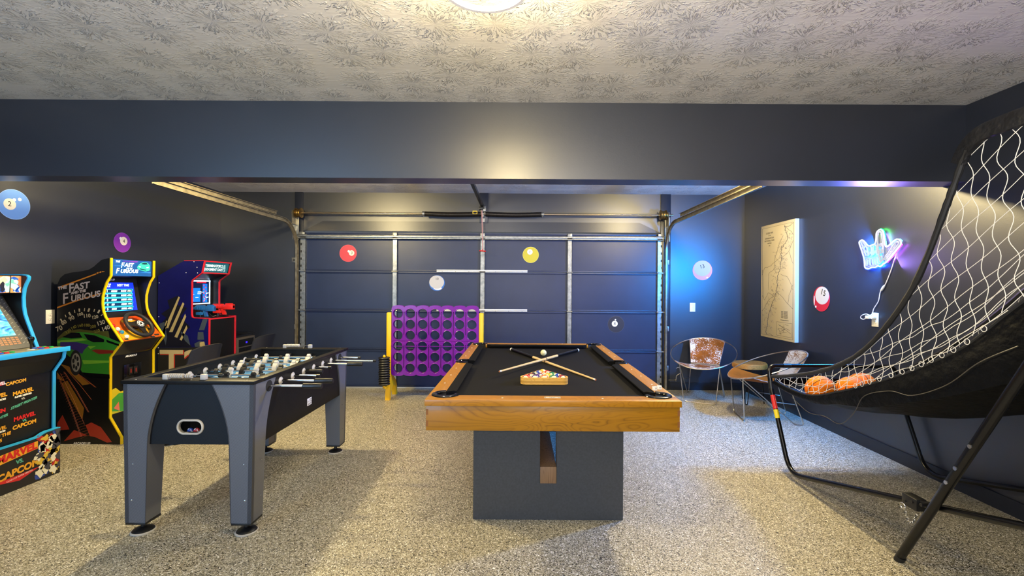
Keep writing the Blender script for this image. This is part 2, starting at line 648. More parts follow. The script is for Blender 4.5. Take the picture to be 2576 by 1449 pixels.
# ------------------------------------------------------------------ garage door
door = thing('door_1', (-.53, 6.17, 0), 'navy sectional garage door with galvanised stiles', None, kind='structure')
ZJ = [0.022, 0.524, 1.056, 1.583, 2.112]
STX = [(-2.975, -2.895), (-1.725, -1.66), (-.54, -.475), (.638, .702), (1.853, 1.925)]
for k in range(4):
    z0, z1 = ZJ[k], ZJ[k + 1]
    b = MB()
    b.box((-2.98, 6.172, z0 + .002), (1.925, 6.20, z1 - .002))
    b.box((-2.98, 6.150, z0 + .002), (1.925, 6.172, z0 + .022), .003)
    b.box((-2.98, 6.155, z1 - .026), (1.925, 6.172, z1 - .003), .003)
    b.build('panel', M_DOOR, door)
for j, (x0, x1) in enumerate(STX):
    for k in range(4):
        z0, z1 = ZJ[k], ZJ[k + 1]
        b = MB()
        b.box((x0, 6.146, z0 + .004), (x1, 6.150, z1 - .004))
        b.box((x0, 6.146, z0 + .004), (x0 + .005, 6.172, z1 - .004))
        b.box((x1 - .005, 6.146, z0 + .004), (x1, 6.172, z1 - .004))
        b.mi(1)
        xo = x0 + .018 if j == 0 else (x1 - .018 if j == 4 else None)
        if xo:
            n = 5
            for q in range(n):
                zz = z0 + (q + .7) * (z1 - z0) / (n + .4)
                b.cbox((xo, 6.1455, zz), (.016, .002, .03))
        for q in range(3):
            zz = z0 + (q + .5) * (z1 - z0) / 3
            b.cbox(((x0 + x1) / 2 + .012, 6.1458, zz), (.005, .001, .005))
        b.build('stile', [M_GALV, M_DARKHOLE], door)
    for k in (1, 2, 3):
        z = ZJ[k]
        xm = (x0 + x1) / 2
        b = MB()
        b.poly([(xm - .022, 6.1455, z + .015), (xm + .022, 6.1455, z + .015), (xm + .012, 6.1455, z + .085), (xm - .012, 6.1455, z + .085)], (0, -.004, 0))
        b.poly([(xm - .022, 6.1455, z - .015), (xm - .012, 6.1455, z - .085), (xm + .012, 6.1455, z - .085), (xm + .022, 6.1455, z - .015)], (0, -.004, 0))
        b.cyl((x0 - .006, 6.138, z), (x1 + .006, 6.138, z), .011, 10)
        for s_ in (1, -1):
            b.cyl((xm, 6.1415, z + s_ * .055), (xm, 6.136, z + s_ * .055), .006, 8)
        if j in (0, 4):
            e = -1 if j == 0 else 1
            b.cyl((xm, 6.12, z), (xm + e * .06, 6.12, z), .006, 8)
            b.cbox((xm, 6.125, z), (.06, .03, .012))
        b.build('hinge', M_GALV, door)
b = MB()
b.box((-2.985, 6.10, 2.058), (1.93, 6.15, 2.064), .001).box((-2.985, 6.10, 2.044), (1.93, 6.103, 2.064))
b.box((-2.985, 6.146, 2.02), (1.93, 6.149, 2.06)).box((-2.985, 6.10, 2.016), (1.93, 6.15, 2.022)).box((-2.985, 6.10, 2.016), (1.93, 6.103, 2.030))
b.build('strut', M_GALV, door)
for z0, z1 in ((1.578, 1.612), (1.050, 1.085)):
    b = MB().box((-1.125, 6.139, z0), (.10, 6.1455, z0 + .015), .001).box((-1.125, 6.137, z0 + .017), (.10, 6.1455, z1), .001)
    b.mi(1)
    for q in range(7):
        b.cyl((-1.05 + q * .18, 6.136, z0 + .009), (-1.05 + q * .18, 6.139, z0 + .009), .004, 6)
    b.build('reinforcing_strip', [mat('white_steel_strip', '#c9c9c6', .4, .3), M_DARKHOLE], door)
MB().box((-2.98, 6.150, 0.001), (1.925, 6.19, .024), .002).build('bottom_seal', mat('aluminium_retainer', '#c4c2bb', .35, .6), door)
for x0, x1 in STX[1:4]:
    MB().cbox(((x0 + x1) / 2, 6.143, 2.085), (.06, .008, .05), .002).build('top_bracket', M_GALV, door)
for x in (-2.935, 1.89):
    b = MB().cbox((x, 6.13, 2.08), (.07, .04, .06), .003)
    b.cyl((x - .07, 6.11, 2.07), (x + .07, 6.11, 2.07), .007, 8)
    b.build('top_roller_bracket', M_GALV, door)

# tracks
for nm, xs, lab in (('l', -3.0, 'galvanised curved garage door track left of the door'), ('r', 1.965, 'galvanised curved garage door track right of the door')):
    e = 1 if nm == 'l' else -1
    root = thing('garage_door_track', (xs, 6.1, 0), lab, 'track')
    path = [(xs, 6.095, .02), (xs, 6.095, 1.0), (xs, 6.095, 1.86)]
    for k in range(1, 11):
        a = k / 10 * PI / 2
        path.append((xs, 6.095 - .36 * (1 - math.cos(a)), 1.86 + .36 * math.sin(a)))
    path += [(xs, 5.0, 2.223), (xs, 3.70, 2.235)]
    # C section open towards the door
    c = .026
    prof = [(-c, 0), (-c, e * .022), (-c + .004, e * .022), (-c + .003, e * .003), (c - .003, e * .003), (c - .004, e * .022), (c, e * .022), (c, 0)]
    MB().sweep(path, (1, 0, 0), prof).build('rail', M_GALVD, root)
    b = MB()
    ang = [(xs - e * .004, 6.02, 2.262), (xs - e * .004, 3.72, 2.285)]
    b.box((xs - .003 - e * .004, 3.72, 2.262), (xs + .003 - e * .004, 5.60, 2.30)).box((xs - .02, 3.72, 2.297), (xs + .02, 5.6, 2.30))
    b.build('stiffening_angle', M_GALVD, root)
    b = MB().box((xs - .02, 6.125, 2.0), (xs + .02, 6.13, 2.32)).box((xs - .022 * e - .003, 6.05, 2.0), (xs - .022 * e + .003, 6.13, 2.32))
    b.build('flag_bracket', M_GALV, root)
    for z in (.30, .83, 1.73):
        big = nm == 'l' and z > 1.5
        b = MB().cbox((xs - e * (.055 if big else .036), 6.163, z), (.075 if big else .038, .004, .065), .001).cbox((xs - e * .02, 6.13, z), (.005, .06, .06), .001)
        if big:
            b.mi(1).cbox((xs - e * .058, 6.160, z), (.018, .004, .03))
        b.build('wall_bracket', [M_GALV, M_DARKHOLE], root)
    b = MB().box((xs - .015, 3.72, 2.30), (xs + .015, 3.73, ZC)).box((xs - .015, 3.70, 2.30), (xs - .011, 3.75, ZC))
    b.build('hanger', M_GALV, root)

# torsion spring assembly
root = thing('torsion_spring_shaft', (-.5, 6.05, 2.35), 'steel torsion bar with two black springs above garage door', 'spring bar')
MB().cyl((-3.04, 6.05, 2.351), (2.03, 6.05, 2.351), .0125, 12).build('shaft', mat('shaft_steel', '#9a8c78', .3, 1), root)
for x0, x1 in ((-1.27, -.53), (-.46, .28)):
    rings = []
    n = 110
    for k in range(n + 1):
        f = k / n
        sag = -.010 * math.sin(PI * f)
        rings.append(((x0 + (x1 - x0) * f, 6.05, 2.351 + sag), .030 + .0025 * (k % 2)))
    MB().tube([p for p, r in rings], [r for p, r in rings], 14).build('spring', M_SPRING, root, sharp=80)
for x, e in ((-1.285, 1), (.295, -1)):
    b = MB().lathe([(.022, -.02), (.034, -.015), (.034, 0), (.028, .012), (.028, .02)], (x, 6.05, 2.351), (e, 0, 0), 16)
    b.cyl((x, 6.05, 2.385), (x, 6.05, 2.315), .006, 8)
    b.build('winding_cone', M_GALV, root)
for x, e in ((-2.944, 1), (1.895, -1)):
    b = MB().lathe([(.03, -.045), (.066, -.04), (.066, -.032), (.052, -.03), (.056, -.01), (.052, .0), (.056, .015), (.052, .025), (.067, .028), (.067, .036), (.035, .04)], (x, 6.05, 2.351), (e, 0, 0), 24)
    b.build('cable_drum', M_BRONZE, root)
for x, e in ((-3.005, 1), (1.955, -1)):
    MB().box((x - .003, 5.99, 2.20), (x + .003, 6.16, 2.38)).lathe([(.024, -.012), (.024, .012)], (x, 6.05, 2.351), (1, 0, 0), 16).build('bearing_plate', M_GALVD, root)
b = MB().box((-.512, 6.0, 2.31), (-.482, 6.155, 2.33), .002).box((-.512, 6.15, 2.26), (-.482, 6.158, 2.44)).lathe([(.036, -.014), (.036, .014)], (-.497, 6.05, 2.351), (1, 0, 0), 16)
b.build('centre_bracket', M_GALV, root)
b = MB().cbox((-.60, 6.008, 2.365), (.062, .002, .045))
b.mi(1).cbox((-.60, 6.0065, 2.362), (.046, .001, .026))
b.build('warning_tag', [mat('warning_yellow', '#d8b62a', .5), M_TEXTBK], root, label='yellow warning tag with black print')

# opener rail and release cord
root = thing('garage_door_opener', (-.5, 5, 2.45), 'black garage door opener rail running back from the door header', 'opener')
b = MB().loft([[(-.5 - .018, 6.10, 2.425), (-.5 + .018, 6.10, 2.425), (-.5 + .018, 6.10, 2.465), (-.5 - .018, 6.10, 2.465)], [(-.52 - .018, 3.75, 2.50), (-.52 + .018, 3.75, 2.50), (-.52 + .018, 3.75, 2.54), (-.52 - .018, 3.75, 2.54)]])
b.build('rail', M_BLKMETAL, root)
MB().cbox((-.50, 6.125, 2.43), (.07, .06, .07), .004).cyl((-.55, 6.11, 2.425), (-.45, 6.11, 2.425), .008, 8).build('header_bracket', M_GALV, root)
MB().cbox((-.515, 5.95, 2.405), (.05, .09, .035), .004).build('trolley', M_BLACK, root)
MB().cbox((-.52, 3.56, 2.49), (.28, .36, .16), .02).build('motor_housing', M_BLACK, root)
for y in (4.6,):
    MB().cyl((-.50, y, 2.535), (-.42, 5.2, ZC), .006, 6).build('hanger', M_GALV, root)
root = thing('release_cord', (-.495, 6.0, 1.85), 'pink emergency release cord with red T handle hanging before the door', 'cord')
b = MB()
for k in (-1, 1):
    b.tube(bez([(-.505 + k * .003, 5.97, 2.385), (-.50 + k * .005, 5.985, 2.2), (-.495 + k * .004, 6.0, 2.0), (-.495 + k * .002, 6.0, 1.87)], 6), .0032, 6)
b.sphere((-.495, 6.0, 2.01), .009, 8, 6)
b.build('cord', mat('pink_cord', '#b98a86', .7), root)
b = MB().cyl((-.538, 6.0, 1.86), (-.452, 6.0, 1.852), .009, 10).cyl((-.495, 6.0, 1.856), (-.495, 6.0, 1.885), .007, 8)
b.build('handle', mat('red_plastic', '#b01c1c', .4), root, label='red T handle')

# ------------------------------------------------------------------ wall graphics (vinyl billiard balls)


def decal(name, o, right, up, r, base, label, spot=None, num='', numsize=.05, numpos=(0, 0), rot=0.0, cap=None, dots=(), rim=None):
    o, r_, u_ = Vector(o), Vector(right), Vector(up)
    n_ = r_.cross(u_)

    def at(p, h):
        return o + r_ * p[0] + u_ * p[1] + n_ * h
    root = thing(name, o, label, 'wall decal', 'billiard ball decals on the walls')
    b = MB().poly([at(p, 0.0) for p in ell(0, 0, r)], n_ * .002)
    if rim:
        b.mi(1).poly([at(p, .0002) for p in ell(0, 0, r * 1.03)], n_ * .001)
    b.build('disc', [base, rim] if rim else base, root)
    h = .0022
    if cap:
        for c_, m_ in cap:
            MB().poly([at(p, h) for p in c_], n_ * .0006).build('white_cap' if m_ in (M_WHITE, M_CREAM, M_CAPG) else 'shade_band', m_, root)
            h += .0007
    if spot:
        MB().poly([at(p, h) for p in ell(*spot)], n_ * .0006).build('number_spot', M_CREAM, root)
        h += .0008
    for d in dots:
        MB().poly([at(p, h) for p in ell(*d)], n_ * .0006).build('highlight', M_WHITE, root)
    c, s_ = math.cos(rot), math.sin(rot)
    MB().text(num, numsize, at(numpos, h + .0003), r_ * c + u_ * s_, u_ * c - r_ * s_, bold=.0).build('numeral', M_TEXTBK, root)
    return root


M_CAPG = mat('vinyl_pale_grey', '#b0afad', .5)
BK = ((1, 0, 0), (0, 0, 1))
LF = ((0, 1, 0), (0, 0, 1))
RT = ((0, -1, 0), (0, 0, 1))
k = .113 / 64
decal('ball_decal', (-2.332, 6.171, 1.827), *BK, .113, mat('vinyl_red', '#b92f3f', .5), 'red ball decal number 3 on the garage door',
      spot=(27 * k, 2 * k, 21 * k), num='3', numsize=.055, numpos=(28 * k, 2 * k), rot=-.1, dots=((5 * k, 15 * k, 9 * k),), rim=mat('vinyl_red_rim', '#c9505c', .5))
k = .106 / 77
decal('ball_decal', (.143, 6.171, 1.821), *BK, .106, mat('vinyl_yellow', '#b8a81c', .5), 'yellow ball decal number 1 on the garage door',
      spot=(-8 * k, 29 * k, 27 * k), num='1', numsize=.045, numpos=(-9 * k, 30 * k), rot=-.5, rim=mat('vinyl_yellow_rim', '#d8d06a', .5))
decal('ball_decal', (-1.125, 6.171, 1.431), *BK, .106, mat('vinyl_blue', '#1f63b4', .5), 'white striped ball decal number 10 with blue edge on the garage door',
      cap=[(ell(.010, -.072, .055, .022), M_WHITE), (ell(-.004, .012, .100, .090), M_CAPG)], num='10', numsize=.044, numpos=(0, 40 * k), rot=.05)
decal('ball_decal', (1.305, 6.171, .887), *BK, .110, mat('vinyl_black', '#1a1218', .5), 'black ball decal number 8 low on the garage door',
      spot=(-.017, .008, .040), num='8', numsize=.055, numpos=(-.017, .008), dots=((-.008, .062, .010),), rim=mat('vinyl_black_rim', '#45434f', .5))
k = .134 / 62
decal('ball_decal', (2.479, YB - .0022, 1.626), *BK, .134, mat('vinyl_salmon', '#d8938a', .5), 'salmon striped ball decal number 13 on the blue end wall',
      cap=[(ell(-.001, .026, .114, .106), M_CAPG)], num='13', numsize=.07, numpos=(-.004, .05), rot=.22, dots=((.066, -.098, .014, .010),))
decal('ball_decal', (XR - .0022, 4.60, 1.286), *RT, .127, mat('vinyl_crimson', '#a8182c', .5), 'crimson striped ball decal number 15 beside the framed map',
      cap=[(ell(.012, .034, .104, .090), M_CAPG)], num='15', numsize=.085, numpos=(.03, .062), rot=-.35,
      dots=((-.082, -.082, .011), (-.108, -.02, .007, .05)))
k = .117 / 390
decal('ball_decal', (XL + .0022, 3.655, 2.026), *LF, .117, mat('vinyl_light_blue', '#5f8fd6', .5), 'light blue ball decal number 2 high on the left wall',
      spot=(-105 * k, -10 * k, 150 * k), num='2', numsize=.055, numpos=(-112 * k, -8 * k), dots=((0, 125 * k, 42 * k), (130 * k, 157 * k, 46 * k)), rim=mat('vinyl_blue_rim', '#8fb2ea', .5))
decal('ball_decal', (XL + .0022, 4.652, 1.816), *LF, .098, mat('vinyl_purple', '#7a2c9c', .5), 'purple ball decal number 4 above the tall racing cabinet',
      spot=(.015, .016, .043), num='4', numsize=.052, numpos=(.016, .014), dots=((-.022, .040, .014),), rim=mat('vinyl_purple_rim', '#8d4bb0', .5))

# ------------------------------------------------------------------ electrical plates


def outlet(o, right, label, toggle=False, plug=False):
    o, r_, u_ = Vector(o), Vector(right), Vector((0, 0, 1))
    n_ = r_.cross(u_)
    mtx = Matrix.Translation(o) @ Matrix((r_, u_, n_)).transposed().to_4x4()
    root = thing('light_switch' if toggle else 'wall_outlet', o, label, 'switch' if toggle else 'outlet')
    MB().box((-.037, -.06, 0), (.037, .06, .006), .002, mtx).build('cover_plate', M_WHITEP if toggle else M_IVORY, root)
    if toggle:
        MB().box((-.006, -.012, .006), (.006, .012, .008), 0, mtx).box((-.004, -.002, .008), (.004, .010, .016), .001, mtx).build('toggle', M_WHITEP, root)
    else:
        for dy in (-.02, .02):
            b = MB().lathe([(.0165, .0055), (.0165, .0075), (.015, .0085)], o + u_ * dy, n_, 20)
            b.mi(1)
            for dx in (-.006, .006):
                b.box((dx - .0012, dy + .001, .0083), (dx + .0012, dy + .009, .0092), 0, mtx)
            b.cyl(o + u_ * (dy - .008) + n_ * .008, o + u_ * (dy - .008) + n_ * .0092, .0025, 8)
            b.build('socket', [M_IVORY, M_DARKHOLE], root)
    return root


outlet((XL + .001, 3.94, 1.105), (0, 1, 0), 'ivory wall outlet between the two nearer arcade cabinets')
outlet((XR - .001, 3.90, 1.127), (0, -1, 0), 'ivory wall outlet under the neon sign')
outlet((2.348, YB - .001, 1.123), (1, 0, 0), 'white toggle light switch on the blue end wall', toggle=True)

# ------------------------------------------------------------------ framed map on the right wall
root = thing('map_canvas', (XR, 5.32, 1.48), 'tall cream park map canvas with black lines on the right wall', 'wall art')
my0, my1, mz0, mz1 = 4.975, 5.675, .795, 2.155
M_MAP = noisy('cream_map_print', '#b8a880', '#ae9d74', 2.5, .6)
MB().box((XR - .045, my0, mz0), (XR - .001, my1, mz1), .003).build('canvas', [M_MAP], root)
MB().box((XR - .044, my0 - .0015, mz0 + .003), (XR - .002, my0, mz1 - .003)).build('canvas_side', mat('canvas_white_side', '#a19f9d', .6), root)
MX = XR - .0455


def mp(u, v, h=0.0):  # u: 0..1 left to right seen from the room, v: 0..1 bottom to top
    return Vector((MX - h, my1 - u * (my1 - my0), mz0 + v * (mz1 - mz0)))


M_INK = mat('map_ink', '#2a2622', .7)
M_INKG = mat('map_ink_grey', '#6a6256', .7)
b = MB()
bd = [(.045, .02), (.955, .02), (.955, .975), (.045, .975)]
b.tube([mp(*p) for p in bd], .0022, 4, True)
b.build('map_border', M_INK, root)


def ink(name, lines, r, m):
    b = MB()
    for ln in lines:
        b.tube([mp(u, v) for u, v in ln], r, 4)
    b.build(name, m, root, kind='stuff' if len(lines) > 20 else None)


rng = random.Random(4)
ridge = [(.72, .965), (.73, .93), (.76, .90), (.80, .87), (.79, .84), (.70, .80), (.63, .78), (.62, .73), (.64, .69), (.62, .66), (.60, .62), (.58, .58), (.53, .55), (.52, .50), (.51, .46), (.50, .42), (.45, .37), (.40, .33), (.33, .28), (.28, .23), (.24, .17), (.21, .10), (.17, .05), (.19, .025)]


def jit(ln, a, n=5):
    out = []
    for (u0, v0), (u1, v1) in zip(ln, ln[1:]):
        for k in range(n):
            f = k / n
            out.append((u0 + (u1 - u0) * f + rng.uniform(-a, a), v0 + (v1 - v0) * f + rng.uniform(-a, a) * .5))
    return out + [ln[-1]]


ink('ridge_road_line', [jit(ridge, .012)], .003, M_INK)
roads = [[(.72, .965), (.80, .93), (.90, .90), (.955, .87)], [(.955, .83), (.88, .78), (.84, .74), (.62, .69)], [(.84, .74), (.90, .68), (.955, .63)],
         [(.62, .70), (.45, .67), (.30, .63), (.12, .62), (.05, .56)], [(.60, .56), (.80, .53), (.90, .47), (.955, .42)], [(.50, .40), (.65, .37), (.80, .31), (.955, .27)],
         [(.95, .47), (.85, .38), (.82, .31)], [(.40, .37), (.25, .40), (.12, .33), (.05, .37)], [(.45, .38), (.25, .33), (.10, .25), (.05, .23)],
         [(.68, .88), (.55, .80), (.45, .70), (.42, .60), (.25, .57), (.24, .48), (.26, .42)], [(.19, .025), (.30, .035), (.40, .022)], [(.05, .60), (.09, .50), (.10, .35)], [(.955, .97), (.85, .95), (.72, .955)]]
ink('road_line', [jit(l, .006) for l in roads], .0016, M_INK)
tw = []
for i in range(150):
    k = rng.randrange(2, len(ridge) - 2)
    u, v = ridge[k]
    u += rng.uniform(-.16, .16)
    v += rng.uniform(-.02, .02)
    ln = [(u, v)]
    for q in range(5):
        u = min(.93, max(.07, u + rng.uniform(-.035, .035)))
        v += rng.uniform(-.012, .012)
        ln.append((u, v))
    tw.append(ln)
ink('contour_line', tw, .0011, M_INKG)
bx = [(.50, .035), (.93, .035), (.93, .15), (.50, .15)]
ink('inset_map', [bx + [bx[0]]] + [jit([(.50 + .43 * rng.random(), .04 + .1 * rng.random()), (.50 + .43 * rng.random(), .04 + .1 * rng.random())], .004) for _ in range(10)], .0013, M_INK)
b = MB()
yv = .925
for s_, z_ in (('GUIDE MAP', .030), ('OF THE', .015), ('SHENANDOAH', .028), ('NATIONAL PARK', .028), ('VIRGINIA', .022), ('1940', .018)):
    b.text(s_, z_, mp(.27, yv), (0, -1, 0), (0, 0, 1), ext=.0003)
    yv -= .0225
for q in range(9):
    b.cbox(mp(.76, .245 - q * .007), (.0006, .07 + .03 * rng.random(), .004))
    b.cbox(mp(.66, .245 - q * .007), (.0006, .04, .004))
b.cbox(mp(.73, .17), (.0006, .16, .005))
b.build('lettering', M_INK, root)

# ------------------------------------------------------------------ neon hand sign
root = thing('neon_hand_sign', (XR, 3.83, 1.72), 'glowing white neon skeleton hand sign with three raised fingers on the right wall', 'neon sign')
OUT = [(4.055, 1.789), (4.056, 1.81), (4.024, 1.824), (3.988, 1.80), (3.953, 1.766), (3.91, 1.768), (3.876, 1.779), (3.866, 1.82), (3.862, 1.863), (3.845, 1.883), (3.823, 1.89), (3.80, 1.88), (3.787, 1.86), (3.775, 1.80), (3.766, 1.75), (3.746, 1.742), (3.70, 1.768), (3.663, 1.79), (3.635, 1.788), (3.615, 1.77), (3.615, 1.745), (3.65, 1.71), (3.692, 1.668), (3.753, 1.615), (3.785, 1.60), (3.817, 1.58), (3.845, 1.586), (3.874, 1.576), (3.91, 1.577), (3.951, 1.566), (3.98, 1.572), (3.991, 1.588), (3.998, 1.649), (4.023, 1.718)]
SX = XR - .028
cyx = sum(p[0] for p in OUT) / len(OUT)
cz = sum(p[1] for p in OUT) / len(OUT)
big = [(cyx + (y - cyx) * 1.03, cz + (z - cz) * 1.03) for y, z in OUT]
MB().poly([(SX + .008, y, z) for y, z in big], (.004, 0, 0)).build('acrylic_backing', mat('clear_acrylic', '#cfd6e4', .08, alpha=.10), root)
M_NEON = mat('neon_white', '#101014', .4, emit=1.1, ecol='#e6ecff')
M_NEOND = mat('neon_white_inner', '#101014', .4, emit=0.6, ecol='#dfe4f0')
cl = [Vector((SX, y, z)) for y, z in OUT]
sm = bez(cl + [cl[0]], 4)[:-1]
MB().tube(sm, .0055, 8, True).build('outline_tube', M_NEON, root)
segs = {
    'pinky': [(3.974, 1.681), (4.005, 1.752), (4.033, 1.805), (4.014, 1.806), (3.966, 1.747), (3.943, 1.686)],
    'index': [(3.83, 1.665), (3.845, 1.757), (3.846, 1.855), (3.823, 1.873), (3.801, 1.849), (3.788, 1.751), (3.785, 1.687)],
    'thumb': [(3.793, 1.63), (3.723, 1.696), (3.663, 1.765), (3.637, 1.768), (3.637, 1.744), (3.692, 1.690), (3.761, 1.622)],
    'middle': [(3.952, 1.679), (3.957, 1.747), (3.935, 1.758), (3.914, 1.743), (3.909, 1.677)],
    'ring': [(3.892, 1.682), (3.893, 1.754), (3.876, 1.766), (3.859, 1.751), (3.85, 1.679)]}
for nm, ln in segs.items():
    MB().tube(bez([(SX - .001, y, z) for y, z in ln], 5), .006, 8).build('finger_tube', M_NEOND, root)
b = MB()
knu = [(4.005, 1.755, .012), (3.985, 1.715, .012), (3.84, 1.76, .010), (3.81, 1.758, .010), (3.815, 1.705, .013), (3.70, 1.71, .010), (3.672, 1.738, .010), (3.725, 1.685, .009), (3.745, 1.665, .010), (3.765, 1.645, .010), (3.935, 1.70, .009), (3.875, 1.705, .009)]
for y, z, r in knu:
    b.torus((SX - .001, y, z), (1, 0, 0), r, .0055, 14, 6)
b.build('knuckle_tube', M_NEOND, root)
pal = [(3.975, 1.598), (3.972, 1.645), (3.934, 1.655), (3.90, 1.645), (3.875, 1.65), (3.84, 1.66), (3.80, 1.662), (3.80, 1.63), (3.83, 1.604), (3.86, 1.594), (3.90, 1.592), (3.94, 1.586)]
cl = [Vector((SX - .001, y, z)) for y, z in pal]
MB().tube(bez(cl + [cl[0]], 4)[:-1], .0048, 8, True).build('palm_tube', M_NEOND, root)
b = MB()
for a, c in (((3.955, 1.645), (3.955, 1.60)), ((3.93, 1.65), (3.925, 1.595)), ((3.90, 1.645), (3.895, 1.60)), ((3.872, 1.645), (3.868, 1.60)), ((3.845, 1.655), (3.842, 1.605)), ((3.818, 1.66), (3.818, 1.62))):
    b.tube([(SX - .001, a[0], a[1]), (SX - .001, (a[0] + c[0]) / 2 + .004, (a[1] + c[1]) / 2), (SX - .001, c[0], c[1])], .0075, 8)
b.build('palm_bone_tube', M_NEOND, root)
# coloured LED strips on the rear edge facing the wall
for nm, rng_, colr, st in (('blue', range(30, 36), '#0010ff', 170), ('green', range(7, 15), '#00c030', 40), ('cyan', range(16, 20), '#60ffe8', 2.5), ('magenta', range(20, 24), '#9c10d0', 26), ('blue_low', range(24, 31), '#1020ff', 30)):
    pts = [(XR - .022, cyx + (OUT[i % len(OUT)][0] - cyx) * 1.045, cz + (OUT[i % len(OUT)][1] - cz) * 1.045) for i in rng_]
    MB().tube(pts, .003, 6).build('colour_led_strip', mat('led_' + nm, '#000000', .5, emit=st, ecol=colr), root)
cord = thing('sign_power_cord', (XR, 3.8, 1.4), 'thin white cord with inline switch hanging from the neon sign', 'cord')
CX = XR - .008
MB().tube(bez([(CX - .004, 3.662, 1.715), (CX, 3.707, 1.607), (CX, 3.737, 1.533), (CX, 3.787, 1.432), (CX, 3.84, 1.367), (CX, 3.86, 1.289), (CX, 3.91, 1.221), (CX - .004, 3.922, 1.176), (CX - .02, 3.93, 1.164), (CX - .03, 3.96, 1.172), (CX - .035, 4.005, 1.155), (CX - .035, 4.012, 1.133), (CX - .032, 3.985, 1.124), (CX - .03, 3.945, 1.142)], 6), .0036, 6).build('wire', mat('white_cord', '#d8d4e6', .5), cord)
MB().sphere((CX - .003, 3.812, 1.398), .03, 12, 8, (.33, .33, 1.2), Matrix.Rotation(R(39), 3, 'X')).build('inline_switch', M_WHITEP, cord)
MB().box((CX - .045, 3.912, 1.132), (CX - .004, 3.955, 1.160), .006).lathe([(.017, 0), (.017, .02), (.012, .026)], (CX - .003, 3.90, 1.147), (-1, 0, 0), 18).build('plug_adapter', M_WHITEP, cord)

# safety sensor low beside the right door track
root = thing('door_safety_sensor', (2.06, 6.1, .18), 'small grey safety sensor with bent wire low beside right door track', 'sensor')
MB().box((1.995, 6.08, .148), (2.075, 6.083, .160)).cbox((2.085, 6.075, .155), (.022, .025, .032), .003).build('sensor_body', mat('dull_grey_metal', '#5c5850', .4, .6), root)
MB().tube(bez([(2.088, 6.06, .165), (2.092, 6.06, .215), (2.14, 6.06, .25), (2.15, 6.07, .295), (2.125, 6.08, .325), (2.10, 6.1, .305)], 5), .0032, 6).build('wire', mat('grey_wire', '#9a948c', .5), root)

# ------------------------------------------------------------------ ceiling ring lamp
root = thing('ring_ceiling_lamp', (-.13, 1.585, ZC), 'white ring ceiling lamp with bare bulbs near the camera', 'ceiling lamp')
LC = Vector((-.13, 1.585, 0))
MB().lathe([(.06, 0), (.065, -.012), (.05, -.022), (.012, -.028)], LC + Vector((0, 0, ZC)), (0, 0, 1), 24).build('canopy', M_WHITEP, root)
b = MB()
prof = [(.150, 2.442), (.150, 2.462), (.163, 2.462), (.163, 2.442)]
b.loft([[LC + Vector((r * math.cos(a), r * math.sin(a), z)) for r, z in prof] for a in [2 * PI * k / 64 for k in range(64)]], False, True, True)
b.build('ring', mat('ring_white_metal', '#e9e4dc', .35), root)
for a in (R(60), R(180), R(300)):
    p = LC + Vector((.152 * math.cos(a), .152 * math.sin(a), 0))
    MB().cyl(p + Vector((0, 0, 2.455)), LC + Vector((.04 * math.cos(a), .04 * math.sin(a), ZC - .012)), .004, 8).build('rod', mat('ring_white_metal', '#e9e4dc', .35), root)
M_BULB = mat('lit_bulb', '#fff2dc', .3, emit=12, ecol='#ffdcae')
for x, y in ((-.20, 1.53), (-.06, 1.64)):
    MB().cyl((x, y, 2.525), (x * .6 - .052, y * .6 + .634, 2.63), .014, 10).build('lamp_holder', M_WHITEP, root)
    MB().sphere((x, y, 2.473), .026, 14, 10).cyl((x, y, 2.49), (x, y, 2.53), .012, 10).build('bulb', M_BULB, root)

# ------------------------------------------------------------------ arcade cabinets (all face +X, backs to the left wall)
M_CABBLACK = noisy('cabinet_black_laminate', '#0c0c0d', '#101011', 30, .36, spec=.35)
M_YEL = mat('moulding_yellow', '#d9b400', .35)
M_BLUMOLD = mat('moulding_blue', '#2b9fd6', .35)
M_REDMOLD = mat('moulding_red', '#c8202c', .35)
M_SCRBLUE = mat('screen_blue', '#0a1a9c', .3, emit=1.1, ecol='#1030e0')
M_SCRCYAN = mat('screen_cyan', '#30c8d8', .3, emit=1.1, ecol='#30c8d8')
M_SCRWHITE = mat('screen_white', '#e8f4ff', .3, emit=1.3, ecol='#d8ecff')
M_SCRDARK = mat('screen_dark', '#06102c', .2, emit=.4, ecol='#0a2050')


def side(profile, y, thick, name, m, root):
    """vertical side panel: profile (x, z) extruded along +Y from y"""
    b = MB().poly([(x, y, z) for x, z in profile], (0, thick, 0))
    return b.build(name, m, root, sharp=25)


def molding(profile, y, name, m, root, w=.022):
    N = Vector((0, 1, 0))
    pr = [(-.004, 0), (-.004, w), (.004, w), (.004, 0)]
    return MB().sweep([(x, y, z) for x, z in profile], N, pr).build(name, m, root, sharp=40)


def slab(p, q, y0, y1, thick, b=None):
    """panel spanning profile points p -> q between y0 and y1; thickness goes to the inside"""
    p, q = Vector((p[0], 0, p[1])), Vector((q[0], 0, q[1]))
    n = Vector((0, 1, 0)).cross((q - p).normalized())
    b = b or MB()
    pts = [p + Vector((0, y0, 0)), p + Vector((0, y1, 0)), q + Vector((0, y1, 0)), q + Vector((0, y0, 0))]
    b.poly(pts, n * thick)
    return b


def art(name, polys, f, m, root, h=.0008):
    for pl in polys:
        MB().poly([f(*p) for p in pl], (0, -h, 0)).build(name, m, root, sharp=60)


